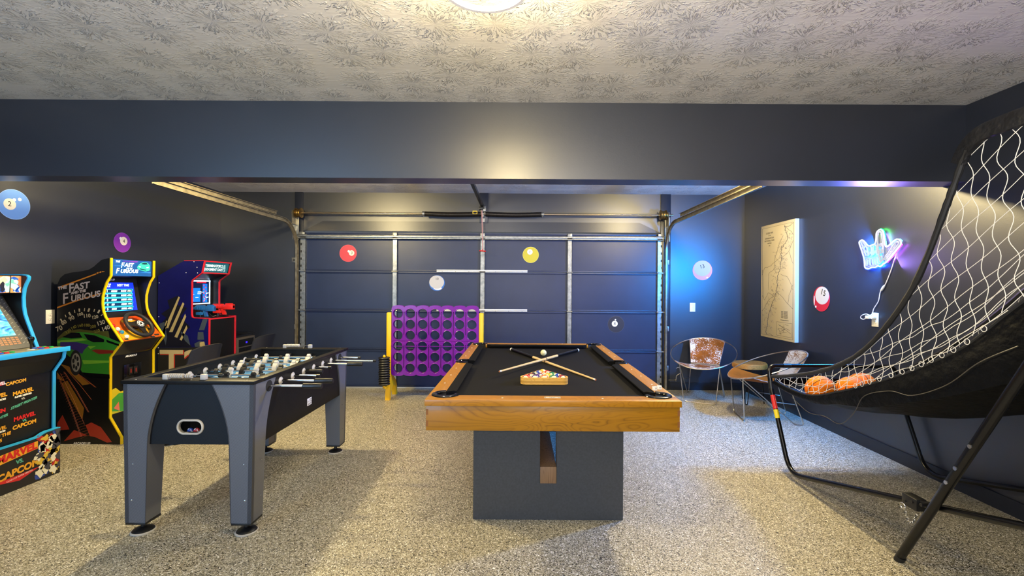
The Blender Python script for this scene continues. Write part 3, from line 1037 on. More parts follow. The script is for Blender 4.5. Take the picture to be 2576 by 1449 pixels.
# ---------- racing cabinet with steering wheel
Y0, Y1, TH = 3.95, 4.43, .018
FF = [(-4.02, 0.0), (-4.017, 1.17), (-4.012, 1.396), (-3.989, 1.444), (-3.953, 1.474), (-3.894, 1.489), (-3.799, 1.502), (-3.739, 1.517), (-3.698, 1.543), (-3.668, 1.571), (-3.633, 1.601), (-3.556, 1.619), (-3.557, 1.464), (-3.59, 1.41), (-3.612, 1.345), (-3.626, 1.285), (-3.628, 1.22), (-3.62, 1.155), (-3.60, 1.101), (-3.456, .887), (-3.556, .756), (-3.556, .232), (-3.456, .06), (-3.456, 0.0)]
root = thing('racing_arcade_cabinet', (-3.75, 4.19, 0), 'tall black racing arcade cabinet with yellow edging and steering wheel', 'arcade machine')
side(FF, Y0, TH, 'side_panel', M_CABBLACK, root)
side(FF, Y1 - TH, TH, 'side_panel', M_CABBLACK, root)
molding(FF[11:], Y0 - .002, 'edge_moulding', M_YEL, root)
molding(FF[11:], Y1 - TH - .002, 'edge_moulding', M_YEL, root)
ya, yb = Y0 + TH, Y1 - TH
slab((-3.572, 1.612), (-3.574, 1.466), ya, yb, .02).build('marquee', mat('marquee_navy', '#123a6a', .3, emit=.55, ecol='#1c5ea8'), root)
b = MB()
XM = -3.5725
b.text('THE', .024, (XM, 4.04, 1.592), (0, 1, .02), (0, 0, 1), shear=.25, bold=.001)
b.text('F', .064, (XM, 4.085, 1.560), (0, 1, .02), (0, 0, 1), shear=.25, bold=.002)
b.text('AST', .046, (XM, 4.155, 1.565), (0, 1, .02), (0, 0, 1), shear=.25, bold=.002, sx=1.15)
b.text('AND THE', .015, (XM, 4.16, 1.536), (0, 1, .02), (0, 0, 1), shear=.25, bold=.001)
b.text('F', .064, (XM, 4.035, 1.508), (0, 1, .02), (0, 0, 1), shear=.25, bold=.002)
b.text('URIOUS', .044, (XM, 4.16, 1.508), (0, 1, .02), (0, 0, 1), shear=.25, bold=.002, sx=1.2)
b.build('marquee_lettering', mat('marquee_white', '#cfe6ff', .4, emit=.8, ecol='#cfe6ff'), root)
for nm_, col_, em_, pts_, h_ in (
        ('streak', '#3a2f8c', .5, [(4.08, 1.603), (4.25, 1.607), (4.22, 1.590), (4.10, 1.592)], .0003),
        ('streak', '#7a3a9c', .5, [(4.15, 1.600), (4.26, 1.603), (4.24, 1.594)], .0006),
        ('streak', '#2c74c4', .5, [(3.99, 1.552), (4.10, 1.560), (4.10, 1.553)], .0003),
        ('streak', '#2c74c4', .5, [(4.26, 1.50), (4.40, 1.508), (4.40, 1.498)], .0003),
        ('car_body', '#2fa894', .6, [(4.245, 1.553), (4.262, 1.572), (4.285, 1.590), (4.315, 1.600), (4.355, 1.600), (4.375, 1.588), (4.392, 1.570), (4.395, 1.545), (4.385, 1.522), (4.340, 1.512), (4.285, 1.522), (4.25, 1.535)], .0006),
        ('car_window', '#0c3a44', .3, [(4.288, 1.582), (4.318, 1.595), (4.352, 1.595), (4.366, 1.582), (4.33, 1.577)], .0012),
        ('car_grille', '#0c3a44', .3, [(4.275, 1.540), (4.345, 1.530), (4.345, 1.522), (4.28, 1.530)], .0012),
        ('car_headlight', '#d8f8f0', .9, [(4.262, 1.560), (4.285, 1.557), (4.283, 1.550), (4.262, 1.553)], .0012),
        ('car_headlight', '#d8f8f0', .9, [(4.350, 1.552), (4.378, 1.558), (4.374, 1.548), (4.352, 1.545)], .0012)):
    MB().poly([(XM + h_, y, z) for y, z in pts_], (.0005, 0, 0)).build('marquee_%s_print' % nm_, mat('mqp_' + col_, col_, .4, emit=em_, ecol=col_), root)
slab((-3.576, 1.466), (-3.73, 1.45), ya, yb, .015).build('marquee_underside', M_CABBLACK, root)
slab((-3.72, 1.452), (-3.655, 1.085), ya, yb, .02).build('screen_bezel', M_BLACK, root)
SCa, SCb = Vector((-3.7075, 0, 1.405)), Vector((-3.662, 0, 1.145))
sn = Vector((0, 1, 0)).cross((SCb - SCa).normalized())  # outward is -sn
sdir = (SCa - SCb).normalized()


def scp(y, f, h):  # f: 0 bottom .. 1 top on the screen plane
    return SCb + (SCa - SCb) * f + Vector((0, y, 0)) - sn * h


b = MB()
b.poly([scp(3.985, 0, .001), scp(4.355, 0, .001), scp(4.355, 1, .001), scp(3.985, 1, .001)], -sn * .003)
b.build('screen', M_SCRBLUE, root)
b = MB()
b2 = MB()
b3 = MB()
b4 = MB()
for i, wn_ in enumerate((.060, .046, .050, .028, .048)):
    f = .70 - i * .155
    y_ = -.006 * i
    # slanted row: cyan outline, dark bar, number, blurred name and time blocks, car icon
    for bb, g_, h_ in ((b4, .006, .0042), (b2, 0, .0048)):
        bb.poly([scp(4.030 + y_ - g_, f - .055 - g_ * 3, h_), scp(4.315 + y_ + g_, f - .055 - g_ * 3, h_), scp(4.335 + y_ + g_, f + .05 + g_ * 3, h_), scp(4.05 + y_ - g_, f + .05 + g_ * 3, h_)], -sn * .0004)
    b.text(str(i + 1), .030, scp(4.065 + y_, f, .0055), (0, 1, 0), sdir, bold=.001, shear=.2)
    for ya_, yb_ in ((4.105, 4.105 + wn_), (4.205, 4.216), (4.220, 4.238), (4.242, 4.260)):
        b.poly([scp(ya_ + y_, f - .030, .0053), scp(yb_ + y_, f - .030, .0053), scp(yb_ + y_ + .006, f + .028, .0053), scp(ya_ + y_ + .006, f + .028, .0053)], -sn * .0004)
    b3.poly([scp(4.272 + y_, f - .020, .0053), scp(4.310 + y_, f - .026, .0053), scp(4.325 + y_, f + .002, .0053), scp(4.308 + y_, f + .026, .0053), scp(4.290 + y_, f + .030, .0053), scp(4.276 + y_, f + .006, .0053)], -sn * .0004)
b.text('BEST TIME', .028, scp(4.24, .90, .005), (0, 1, 0), sdir, bold=.0005, shear=.2)
b.text('FAST AND THE', .016, scp(4.06, .93, .005), (0, 1, 0), sdir, bold=.0005, shear=.2)
b.text('FURIOUS', .022, scp(4.06, .86, .005), (0, 1, 0), sdir, bold=.0005, shear=.2)
b.build('screen_lettering', M_SCRWHITE, root, kind='stuff')
b4.build('screen_row_outline', M_SCRCYAN, root, kind='stuff')
b2.build('screen_row', mat('screen_row_dark', '#041a3c', .3, emit=.5, ecol='#06406a'), root, kind='stuff')
b3.build('screen_car_icon', mat('screen_icon', '#d8e8c8', .3, emit=1.0, ecol='#d8e8c8'), root, kind='stuff')
MB().text('ARCADE1UP', .024, (-3.7135, 4.10, 1.43), (0, 1, 0), (-.17, 0, .98), bold=.0008, lift=.004).build('maker_lettering', M_WHITE, root)
# control deck
CPa, CPb = Vector((-3.645, 0, 1.09)), Vector((-3.462, 0, .892))
cn = Vector((0, 1, 0)).cross((CPb - CPa).normalized())
slab((-3.645, 1.09), (-3.462, .892), ya, yb, .02).build('control_panel', noisy('orange_deck_print', '#b83a0c', '#c85a10', 6, .35), root)


def cpp(y, f, h=0.0):
    return CPa + (CPb - CPa) * f + Vector((0, y, 0)) - cn * h


cdir = (CPa - CPb).normalized()
b = MB()
b.poly([cpp(y, f, .0002) for y, f in ((3.99, .75), (4.05, .55), (4.12, .6), (4.2, .98), (4.0, .99))], -cn * .0006)
b.poly([cpp(y, f, .0002) for y, f in ((4.12, .15), (4.24, .1), (4.36, .55), (4.30, .85), (4.2, .9), (4.16, .5))], -cn * .0006)
b.build('deck_print', mat('deck_yellow', '#b88a10', .4), root)
b = MB()
for y, f, wd in ((4.0, .45, .05), (4.34, .62, .05), (4.36, .9, .06), (4.02, .93, .04), (4.30, .97, .05), (4.37, .2, .04)):
    b.poly([cpp(y - wd / 2, f - .03, .0009), cpp(y + wd / 2, f - .02, .0009), cpp(y + wd * .4, f + .05, .0009), cpp(y - wd * .4, f + .04, .0009)], -cn * .0006)
b.build('deck_print_dark', M_BLACKM, root)
MB().text('Furious', .03, cpp(4.2, .14, .001), (0, 1, 0), cdir, shear=.3, bold=.002).build('deck_lettering', M_WHITE, root)
for f, y, c_ in ((.34, 4.005, '#b81818'), (.50, 4.02, '#d8d4ca'), (.64, 4.03, '#1c7ca0'), (.84, 4.04, '#d8d4ca')):
    b = MB().lathe([(.019, 0), (.019, .006), (.015, .009), (.0145, .013), (.011, .016), (0, .0165)], cpp(y, f, .001), -cn, 20)
    b.build('button', mat('button_' + c_, c_, .3), root)
wn = Vector((.80, 0, .60))
wc = Vector((-3.515, 4.205, 1.02))
wu = Vector((-.6, 0, .8))
wv = Vector((0, 1, 0))
wheel = MB().torus(wc, wn, .122, .0165, 44, 10).build('steering_wheel', M_RUBBER, root)
b = MB()
for a in (R(8), R(172), R(270)):
    d = math.cos(a) * wv + math.sin(a) * wu
    p = wn.cross(d)
    b.loft([[wc + d * r + p * (wd * s1) + wn * (h * s2) for s1, s2 in ((-1, -1), (1, -1), (1, 1), (-1, 1))] for r, wd, h in ((.03, .032, .007), (.075, .02, .006), (.118, .024, .007))])
b.build('spoke', M_BLACK, wheel)
b = MB().lathe([(.042, -.012), (.042, .010), (.036, .016)], wc, wn, 28)
b.mi(1).lathe([(.033, .0155), (.033, .0175)], wc, wn, 28)
b.mi(0)
for k in range(10):
    a = 2 * PI * k / 10
    b.cbox(wc + (math.cos(a) * wv + math.sin(a) * wu) * .026 + wn * .018, (.007, .007, .007))
b.cyl(wc + wn * .015, wc + wn * .021, .011, 14)
b.build('hub', [M_BLACK, M_WHITEP], wheel)
MB().cyl(wc - wn * .09, wc, .026, 16, .02).build('steering_column', M_BLACK, root)
slab((-3.470, .884), (-3.566, .756), ya, yb, .018).build('front_slope_panel', M_BLACKG, root)
slab((-3.566, .756), (-3.566, .232), ya, yb, .018).build('front_panel', M_CABBLACK, root)
slab((-3.566, .232), (-3.470, .06), ya, yb, .018).build('toe_panel', M_CABBLACK, root)
MB().box((-4.0, ya, .02), (-3.985, yb, 1.40)).build('back_panel', M_CABBLACK, root)
slab((-4.0, 1.43), (-3.70, 1.535), ya, yb, .012).build('roof_panel', M_CABBLACK, root)
MB().text('ARCADE1UP', .022, (-3.565, 4.18, .735), (0, 1, 0), (0, 0, 1), bold=.0008).build('maker_lettering', M_WHITE, root)
cdp = MB().box((-3.566, 4.09, .47), (-3.556, 4.285, .665), .006).build('coin_door', M_BLACKG, root)
for y in (4.16, 4.215):
    b = MB().box((-3.556, y - .02, .565), (-3.550, y + .02, .635), .003)
    b.mi(1).cbox((-3.5495, y, .60), (.002, .012, .035))
    b.build('coin_slot', [M_BLACK, mat('slot_red', '#5a1814', .4, emit=.25, ecol='#a02010')], cdp)
MB().cyl((-3.557, 4.245, .515), (-3.551, 4.245, .515), .012, 14).build('lock', M_CHROME, cdp)
b = MB().poly([(-3.5655, y, z) for y, z in ((ya, .46), (4.02, .475), (4.07, .43), (yb, .46), (yb, .25), (ya, .25))], (.0006, 0, 0))
b.build('front_print_yellow', mat('print_yellow', '#c8b420', .45), root)
b = MB().poly([(-3.5645, y, z) for y, z in ((ya, .37), (4.05, .42), (4.2, .40), (4.3, .33), (4.25, .27), (4.1, .25), (ya, .28))], (.0006, 0, 0))
b.build('front_print_green', mat('print_green', '#3f8f34', .45), root)
b = MB().poly([(-3.5635, y, z) for y, z in ((4.0, .30), (4.05, .345), (4.06, .26))], (.0006, 0, 0))
b.build('front_print_orange', mat('print_salmon', '#d87050', .45), root)


# side print (local print units mapped on to the panel)
def fp(x, z, h=0.0):
    return Vector((-4.5129 + .0011901 * x + .0000075 * z, Y0 - .0006 - h, 1.64258 - .0011901 * z + .0000075 * x))


CR, CU = Vector((1, 0, 0)), Vector((0, 0, 1))


def rot2(a):
    return (CR * math.cos(R(a)) + CU * math.sin(R(a)), CU * math.cos(R(a)) - CR * math.sin(R(a)))


art('orange_stripe', [[(424, 238), (700, 138), (702, 146), (424, 250)], [(416, 383), (560, 332), (740, 278), (738, 288), (560, 342), (416, 394)], [(704, 133), (718, 128), (718, 138), (706, 143)], [(724, 128), (738, 122), (738, 132), (726, 136)], [(744, 122), (766, 124), (744, 130)]], fp, mat('print_orange', '#c87a1c', .45), root)
b = MB()
r_, u_ = rot2(11)
K = .00119
for s_, sz, x, z, sxx in (('THE', 31, 452, 244, 1.15), ('F', 92, 514, 250, .9), ('AST', 64, 590, 234, 1.08), ('AND THE', 24, 570, 274, 1.05), ('F', 104, 470, 326, .9), ('URIOUS', 60, 620, 307, 1.02)):
    b.text(s_, sz * K, fp(x, z, .0004), r_, u_, shear=.22, bold=.002, sx=sxx)
b.build('side_lettering', mat('print_silver', '#b9aeb0', .4), root)
M_DIAL = mat('print_dial_cream', '#b8a98c', .45)
for s_, sz, x, z, a in (('70', 48, 432, 541, 28), ('80', 40, 466, 497, 42), ('90', 42, 522, 466, 36), ('100', 31, 583, 438, 22), ('110', 37, 633, 449, 8), ('120', 33, 692, 458, -22), ('130', 42, 735, 500, -30), ('140', 42, 770, 540, -35)):
    rr_, uu_ = rot2(a * .75 if a > 0 else -a * .6)
    MB().text(s_, sz * K, fp(x, z, .0004), rr_, uu_, bold=.001).build('dial_numeral', M_DIAL, root)
for x0, z0, x1, z1, w_ in ((440, 470, 452, 488, 10), (474, 440, 482, 458, 5), (502, 422, 516, 445, 12), (542, 405, 546, 425, 5), (577, 395, 579, 418, 10), (617, 392, 614, 414, 5), (652, 394, 642, 418, 12), (690, 398, 684, 418, 6), (726, 405, 714, 428, 12), (748, 436, 736, 448, 6)):
    p, q = fp(x0, z0, .0003), fp(x1, z1, .0003)
    d = (q - p).normalized()
    n_ = Vector((d.z, 0, -d.x)) * (w_ * K / 2)
    MB().poly([p - n_, p + n_, q + n_, q - n_], (0, -.0006, 0)).build('dial_tick', M_DIAL, root)
for s_, x, z, a in (('120', 497, 562, 40), ('140', 537, 534, 30), ('160', 585, 520, 15), ('180', 633, 517, 0), ('200', 677, 527, -10), ('220', 706, 560, -18)):
    rr_, uu_ = rot2(-a if a < 0 else a)
    MB().text(s_, 30 * K, fp(x, z, .0004), rr_, uu_).build('dial_numeral', mat('print_dial_olive', '#8c8032', .45), root)
art('glow_print', [[(416, 612), (470, 560), (580, 545), (700, 560), (790, 560), (800, 620), (416, 660)]], fp, mat('print_olive', '#4c4a12', .5), root, .0002)
art('car_body_print', [[(416, 625), (470, 600), (520, 575), (580, 565), (620, 568), (700, 578), (770, 600), (820, 620), (870, 640), (884, 648), (800, 748), (798, 880), (700, 890), (640, 885), (600, 860), (560, 790), (500, 740), (440, 690), (416, 660)]], lambda x, z: fp(x, z, .0003), mat('print_car_green', '#2f7f22', .4), root)
art('car_highlight_print', [[(420, 630), (600, 612), (640, 625), (500, 640), (420, 648)], [(600, 770), (796, 775), (797, 790), (610, 800)], [(640, 670), (700, 668), (660, 690)]], lambda x, z: fp(x, z, .0008), mat('print_car_lime', '#6fa82c', .4), root)
art('car_purple_print', [[(440, 640), (560, 640), (650, 660), (610, 700), (600, 725), (520, 690), (440, 675)]], lambda x, z: fp(x, z, .0009), mat('print_car_purple', '#35256c', .4), root)
art('car_window_print', [[(455, 603), (520, 570), (580, 572), (600, 605), (520, 612)], [(612, 580), (690, 590), (760, 620), (758, 640), (680, 640), (640, 622)], [(775, 622), (868, 655), (866, 668), (780, 640)], [(600, 860), (798, 875), (800, 905), (640, 900)]], lambda x, z: fp(x, z, .0012), M_BLACKG, root)
art('car_tail_light_print', [[(668, 700), (700, 692), (830, 700), (822, 722), (720, 726)]], lambda x, z: fp(x, z, .0012), mat('print_tail_red', '#7c2418', .35), root)
b = MB()
b.poly([fp(x, z, .0013) for x, z in ell(552, 790, 44, 92)], (0, -.0006, 0))
b.mi(1).poly([fp(x, z, .0020) for x, z in ell(554, 788, 32, 68)], (0, -.0006, 0))
b.mi(0)
for q in range(6):
    a = q * PI / 3 + .3
    b.poly([fp(x, z, .0027) for x, z in ell(554 + 18 * math.cos(a), 788 + 40 * math.sin(a), 8, 17, 12)], (0, -.0004, 0))
b.build('car_wheel_print', [M_BLACKM, mat('print_rim', '#8f8a80', .3)], root)
art('gold_shard', [[(440, 800), (500, 815), (655, 945), (600, 955), (590, 940)], [(450, 940), (490, 920), (612, 1120), (600, 1205)], [(416, 860), (470, 925), (440, 915), (416, 905)]], lambda x, z: fp(x, z, .0003), mat('print_gold', '#8a5c14', .45), root)
art('red_shard', [[(418, 1230), (455, 1172), (505, 1275), (418, 1285)], [(465, 1362), (540, 1280), (635, 1318), (560, 1335)], [(625, 1245), (665, 1225), (735, 1260), (815, 1368), (780, 1372), (690, 1330), (655, 1325)]], lambda x, z: fp(x, z, .0003), mat('print_dark_red', '#a02c1a', .45), root)
b = MB()
for i in range(5):
    x0, z0, x1, z1 = 420 + i * 22, 880 - i * 12, 590 + i * 26, 1330 - i * 90
    for q in range(1 if i % 2 else 2):
        b.tube([fp(x0 + q * 7, z0, .001), fp((x0 + x1) / 2 + q * 7 + 6, (z0 + z1) / 2, .001), fp(x1 + q * 7, z1, .001)], .0008, 4)
for i in range(26):
    x, z = 425 + i * 7, 880 + i * 18
    b.tube([fp(x - 12, z + 14, .001), fp(x + 18, z - 2, .001), fp(x + 52, z - 12, .001)], .0007, 4)
b.build('tyre_track_print', mat('print_track_orange', '#9c4a1c', .5), root)
MB().text('ARCADE1UP', 22 * K, fp(597, 1378), CR, CU, bold=.0008).build('maker_lettering', M_WHITE, root)

# ---------- shooting cabinet with two guns
Y0, Y1 = 5.10, 5.58
T2 = [(-4.057, 0.0), (-4.057, 1.485), (-3.765, 1.657), (-3.537, 1.659), (-3.566, 1.521), (-3.672, 1.441), (-3.679, 1.42), (-3.679, 1.05), (-3.672, 1.026), (-3.649, 1.017), (-3.482, 1.012), (-3.485, 0.0)]
root = thing('shooting_arcade_cabinet', (-3.75, 5.34, 0), 'dark blue shooting arcade cabinet with red edging and two light guns', 'arcade machine')
M_T2 = noisy('cabinet_blue_print', '#0c0e4c', '#10125c', 4, .36, spec=.3)
side(T2, Y0, TH, 'side_panel', M_T2, root)
side(T2, Y1 - TH, TH, 'side_panel', M_CABBLACK, root)
molding(T2[2:], Y0 - .002, 'edge_moulding', M_REDMOLD, root)
molding(T2[2:], Y1 - TH - .002, 'edge_moulding', M_REDMOLD, root)
ya, yb = Y0 + TH, Y1 - TH
slab((-3.555, 1.648), (-3.580, 1.530), ya, yb, .02).build('marquee', mat('marquee_teal_dark', '#0f4a50', .3, emit=.5, ecol='#14606a'), root)
md = Vector((.024, 0, .12)).normalized()
b = MB()
b.text('TERMINATOR 2', .042, (-3.559, 5.295, 1.607), (0, 1, 0), md, bold=.001, sx=1.0, shear=-.1, lift=.003)
b.text('JUDGMENT DAY', .042, (-3.569, 5.295, 1.565), (0, 1, 0), md, bold=.001, sx=.98, shear=-.1, lift=.003)
b.build('marquee_lettering', mat('marquee_white2', '#d8e8e8', .4, emit=.8, ecol='#d8e8e8'), root)
b = MB()
for y, z, w_, h_ in ((5.475, 1.60, .05, .06), (5.49, 1.56, .035, .04), (5.45, 1.57, .02, .05)):
    p = Vector((-3.566 + (z - 1.59) * .2, y, z))
    b.poly([p + Vector((.003, -w_ / 2, -h_ / 2)), p + Vector((.003, w_ / 2, -h_ / 2 + .01)), p + Vector((.009, w_ / 2 - .01, h_ / 2)), p + Vector((.009, -w_ / 2 + .005, h_ / 2 - .01))], (.0006, 0, 0))
b.build('marquee_patch_print', mat('marquee_pale', '#7fa8ac', .4, emit=.5, ecol='#7fa8ac'), root)
MB().box((-3.565, ya, 1.648), (-3.535, yb, 1.662)).build('marquee_trim', M_REDMOLD, root)
MB().box((-3.585, ya, 1.516), (-3.56, yb, 1.530)).build('marquee_trim', M_REDMOLD, root)
slab((-3.585, 1.518), (-3.75, 1.45), ya, yb, .015).build('marquee_underside', M_CABBLACK, root)
MB().box((-3.79, ya, 1.02), (-3.77, yb, 1.47)).build('screen_bezel', M_BLACK, root)
MB().box((-3.768, ya + .02, 1.165), (-3.764, 5.52, 1.435)).build('screen', M_SCRDARK, root)
b = MB()
for a_, c_ in (((5.13, 1.16), (5.53, 1.172)), ((5.13, 1.425), (5.53, 1.44)), ((5.51, 1.16), (5.53, 1.44))):
    b.box((-3.764, a_[0], a_[1]), (-3.7625, c_[0], c_[1]))
for k in range(26):
    y, z = 5.14 + .33 * rng.random(), 1.18 + .13 * rng.random()
    b.box((-3.764, y, z), (-3.763, y + .01 + .05 * rng.random(), z + .004))
b.build('screen_highlight', M_SCRWHITE, root)
b = MB()
b.box((-3.764, 5.14, 1.19), (-3.7634, 5.36, 1.35)).box((-3.764, 5.40, 1.18), (-3.7634, 5.48, 1.40))
b.build('screen_block', mat('screen_midblue', '#0c60c0', .3, emit=.8, ecol='#1070d0'), root)
b = MB()
for k in range(9):
    b.box((-3.7632, 5.41 + (k % 2) * .03, 1.19 + k * .023), (-3.7626, 5.43 + (k % 2) * .03, 1.203 + k * .023))
b.box((-3.764, 5.30, 1.41), (-3.763, 5.46, 1.425))
b.build('screen_red_block', mat('screen_red', '#d02838', .3, emit=.9, ecol='#d02838'), root)
slab((-3.77, 1.035), (-3.49, 1.004), ya, yb, .015).build('control_deck', M_CABBLACK, root)
MB().box((-3.505, ya, .02), (-3.49, yb, 1.0)).build('front_panel', M_CABBLACK, root)
MB().box((-4.04, ya, .02), (-4.02, yb, 1.47)).build('back_panel', M_CABBLACK, root)
slab((-4.03, 1.49), (-3.76, 1.648), ya, yb, .012).build('roof_panel', M_CABBLACK, root)
MB().box((-3.76, ya, 1.636), (-3.56, yb, 1.648)).build('top_panel', M_CABBLACK, root)
MB().box((-3.489, ya, .995), (-3.483, yb, 1.010)).build('front_edge_trim', M_REDMOLD, root)


def gun(x0, x1, y, z, c_, tilt, label):
    m = Matrix.Translation((x0, y, z)) @ Matrix.Rotation(tilt, 4, 'Z')
    L = x1 - x0
    b = MB()
    b.box((0, -.022, .012), (L, .022, .055), .006, m).box((L * .55, -.026, .0), (L, .026, .06), .006, m)
    b.box((.01, -.016, .05), (L * .5, .016, .068), .004, m).box((L * .62, -.012, .058), (L * .95, .012, .074), .004, m)
    b.box((-.03, -.012, .02), (.01, .012, .046), .004, m)
    for k in range(4):
        b.box((L * .12 + k * .025, -.024, .02), (L * .12 + k * .025 + .012, .024, .048), .002, m)
    b.poly([m @ Vector(p) for p in ((L * .40, -.015, .014), (L * .56, -.015, .014), (L * .64, -.015, -.06), (L * .50, -.015, -.06))], m.to_3x3() @ Vector((0, .03, 0)))
    b.box((L * .05, -.018, -.045), (L * .42, .018, -.012), .006, m)
    b.torus(m @ Vector((L * .36, 0, -.006)), m.to_3x3() @ Vector((0, 1, 0)), .018, .004, 14, 6)
    g = b.build('light_gun', c_, root, label=label)
    MB().cyl(m @ Vector((L * .25, 0, -.09)), m @ Vector((L * .25, 0, -.04)), .014, 12).build('swivel_post', M_BLACK, g)
    return g


gun(-3.73, -3.515, 5.235, 1.085, mat('gun_blue', '#1c5c9c', .35), .05, 'blue light gun')
gun(-3.68, -3.425, 5.45, 1.095, mat('gun_red', '#d0241c', .35), .0, 'red light gun')
for y in (5.27, 5.47):
    MB().tube(bez([(-3.60, y, 1.06), (-3.57, y + .02, 1.022), (-3.54, y + .05, 1.035), (-3.52, y + .02, 1.022), (-3.50, y, 1.012)], 5), .004, 6).build('gun_cable', M_BLACK, root)


def tp(x, z, h=0.0):
    return Vector((-4.1797 + .0010757 * x, Y0 - .0006 - h, 1.76957 - .0010757 * z + .00000676 * x))


art('lower_black_print', [[(116, 1012), (636, 1008), (636, 1640), (116, 1640)]], tp, M_BLACKM, root, .0003)
# abstract shard graphic in the place of the printed portrait
art('dark_shard_print', [[(118, 800), (205, 700), (150, 660), (240, 600), (215, 520), (330, 468), (300, 560), (420, 600), (350, 690), (455, 800), (380, 850), (470, 1005), (118, 1008)]], lambda x, z: tp(x, z, .0001), mat('print_ink_navy', '#10111f', .4), root, .0003)
art('tan_shard_print', [[(190, 800), (330, 480), (345, 490), (225, 810)], [(235, 850), (375, 540), (392, 556), (270, 850)], [(150, 900), (205, 730), (222, 740), (180, 900)], [(290, 900), (400, 660), (412, 690), (320, 910)], [(345, 930), (415, 780), (425, 810), (365, 940)]], lambda x, z: tp(x, z, .0006), mat('print_tan', '#a99a6c', .45), root)
art('steel_shard_print', [[(130, 765), (185, 745), (215, 900), (200, 985)], [(350, 840), (430, 890), (455, 990), (400, 940)], [(585, 715), (638, 710), (600, 830), (545, 830)], [(535, 850), (590, 850), (600, 930), (530, 930)], [(500, 970), (560, 940), (610, 960), (610, 1004), (505, 1004)]], lambda x, z: tp(x, z, .0006), mat('print_steel', '#3c4654', .35), root)
art('tan_block_print', [[(555, 960), (600, 948), (612, 1000), (556, 1000)]], lambda x, z: tp(x, z, .0012), mat('print_tan', '#a99a6c', .45), root)
b = MB()
b.text('T2', 350 * .00108, tp(144, 1182, .0003), CR, CU, bold=.010, sx=1.15, align='LEFT')
b.build('letter_shadow', mat('print_red', '#b02c20', .45), root)
b = MB()
b.text('T2', 350 * .00108, tp(138, 1176, .0014), CR, CU, bold=.006, sx=1.15, align='LEFT')
b.build('side_lettering', mat('print_parchment', '#b9ab86', .45), root)
b = MB()
for x, z in ((128, 338), (406, 232), (488, 118), (520, 176), (526, 234), (125, 690), (122, 1014), (122, 1076)):
    b.lathe([(.005, 0), (.003, .002), (0, .0025)], tp(x, z), (0, -1, 0), 8)
b.build('screw_cover', M_WHITE, root)

# ---------- fighting cabinet, nearest
Y0, Y1 = 2.87, 3.35
MV = [(-4.0, 0.0), (-4.0, 1.40), (-3.93, 1.456), (-3.65, 1.456), (-3.617, 1.452), (-3.604, 1.440), (-3.605, 1.424), (-3.622, 1.39), (-3.636, 1.352), (-3.643, 1.29), (-3.640, 1.223), (-3.630, 1.165), (-3.612, 1.112), (-3.540, .925), (-3.336, .919), (-3.347, .849), (-3.417, .748), (-3.417, 0.0)]
root = thing('fighting_arcade_cabinet', (-3.70, 3.11, 0), 'black fighting arcade cabinet with light blue edging, nearest of the three', 'arcade machine')
side(MV, Y0, TH, 'side_panel', M_CABBLACK, root)
side(MV, Y1 - TH, TH, 'side_panel', M_CABBLACK, root)
molding(MV[2:14], Y0 - .002, 'edge_moulding', M_BLUMOLD, root)
molding(MV[2:14], Y1 - TH - .002, 'edge_moulding', M_BLUMOLD, root)
molding(MV[14:], Y0 - .002, 'edge_moulding', M_BLUMOLD, root)
molding(MV[14:], Y1 - TH - .002, 'edge_moulding', M_BLUMOLD, root)
ya, yb = Y0 + TH, Y1 - TH
MX2 = -3.652
MB().box((MX2 - .02, ya, 1.325), (MX2, yb, 1.445)).build('marquee', mat('marquee_orange', '#d8804a', .4, emit=.55, ecol='#e08850'), root)
M_MQ = [mat('mq_cream', '#d8d8b0', .4, emit=.6, ecol='#d8d8b0'), mat('mq_blue', '#1c4a9c', .4, emit=.5, ecol='#2058b8'), mat('mq_teal', '#9cc8b8', .4, emit=.55, ecol='#9cc8b8'), mat('mq_dark', '#14182c', .4)]
for i, (m_, cells) in enumerate(zip(M_MQ, ([(2.92, 1.37), (3.02, 1.39), (3.13, 1.38), (3.17, 1.36), (3.22, 1.40)], [(3.27, 1.40), (3.30, 1.35), (3.20, 1.34), (3.05, 1.345)], [(2.97, 1.35), (3.10, 1.35), (3.23, 1.365), (3.285, 1.37)], [(2.99, 1.42), (3.08, 1.42), (3.16, 1.41)]))):
    b = MB()
    cells = cells + [(2.9 + .42 * rng.random(), 1.335 + .1 * rng.random()) for _ in range(8)]
    for y, z in cells:
        w_, h_ = .018 + .02 * rng.random(), .018 + .014 * rng.random()
        n = 9
        b.poly([(MX2 + .0003 + i * .0007, y + w_ * (.4 + .9 * rng.random()) * math.cos(2 * PI * q / n), max(1.328, min(1.442, z + h_ * (.5 + 1.1 * rng.random()) * math.sin(2 * PI * q / n)))) for q in range(n)], (.0006, 0, 0))
    b.build('marquee_patch_print', m_, root, kind='stuff')
b = MB()
for y in (3.075, 3.17, 3.252):
    b.poly([(MX2 + .003, y, 1.325), (MX2 + .003, y + .006, 1.325), (MX2 + .003, y + .012, 1.445), (MX2 + .003, y + .006, 1.445)], (.0006, 0, 0))
b.build('marquee_divider', M_BLACKM, root)
slab((-3.655, 1.325), (-3.80, 1.30), ya, yb, .015).build('marquee_underside', M_CABBLACK, root)
M_TREAD = noisy('tread_plate_print', '#4c4c4a', '#3c3c3a', 12, .4)
slab((-3.79, 1.305), (-3.555, .93), ya, yb, .02).build('screen_bezel', M_TREAD, root)
A_, B_ = Vector((-3.79, 0, 1.305)), Vector((-3.555, 0, .93))
bn = Vector((0, 1, 0)).cross((B_ - A_).normalized())
bd_ = (A_ - B_).normalized()


def bz(y, f, h=0.0):
    return B_ + (A_ - B_) * f + Vector((0, y, 0)) - bn * h


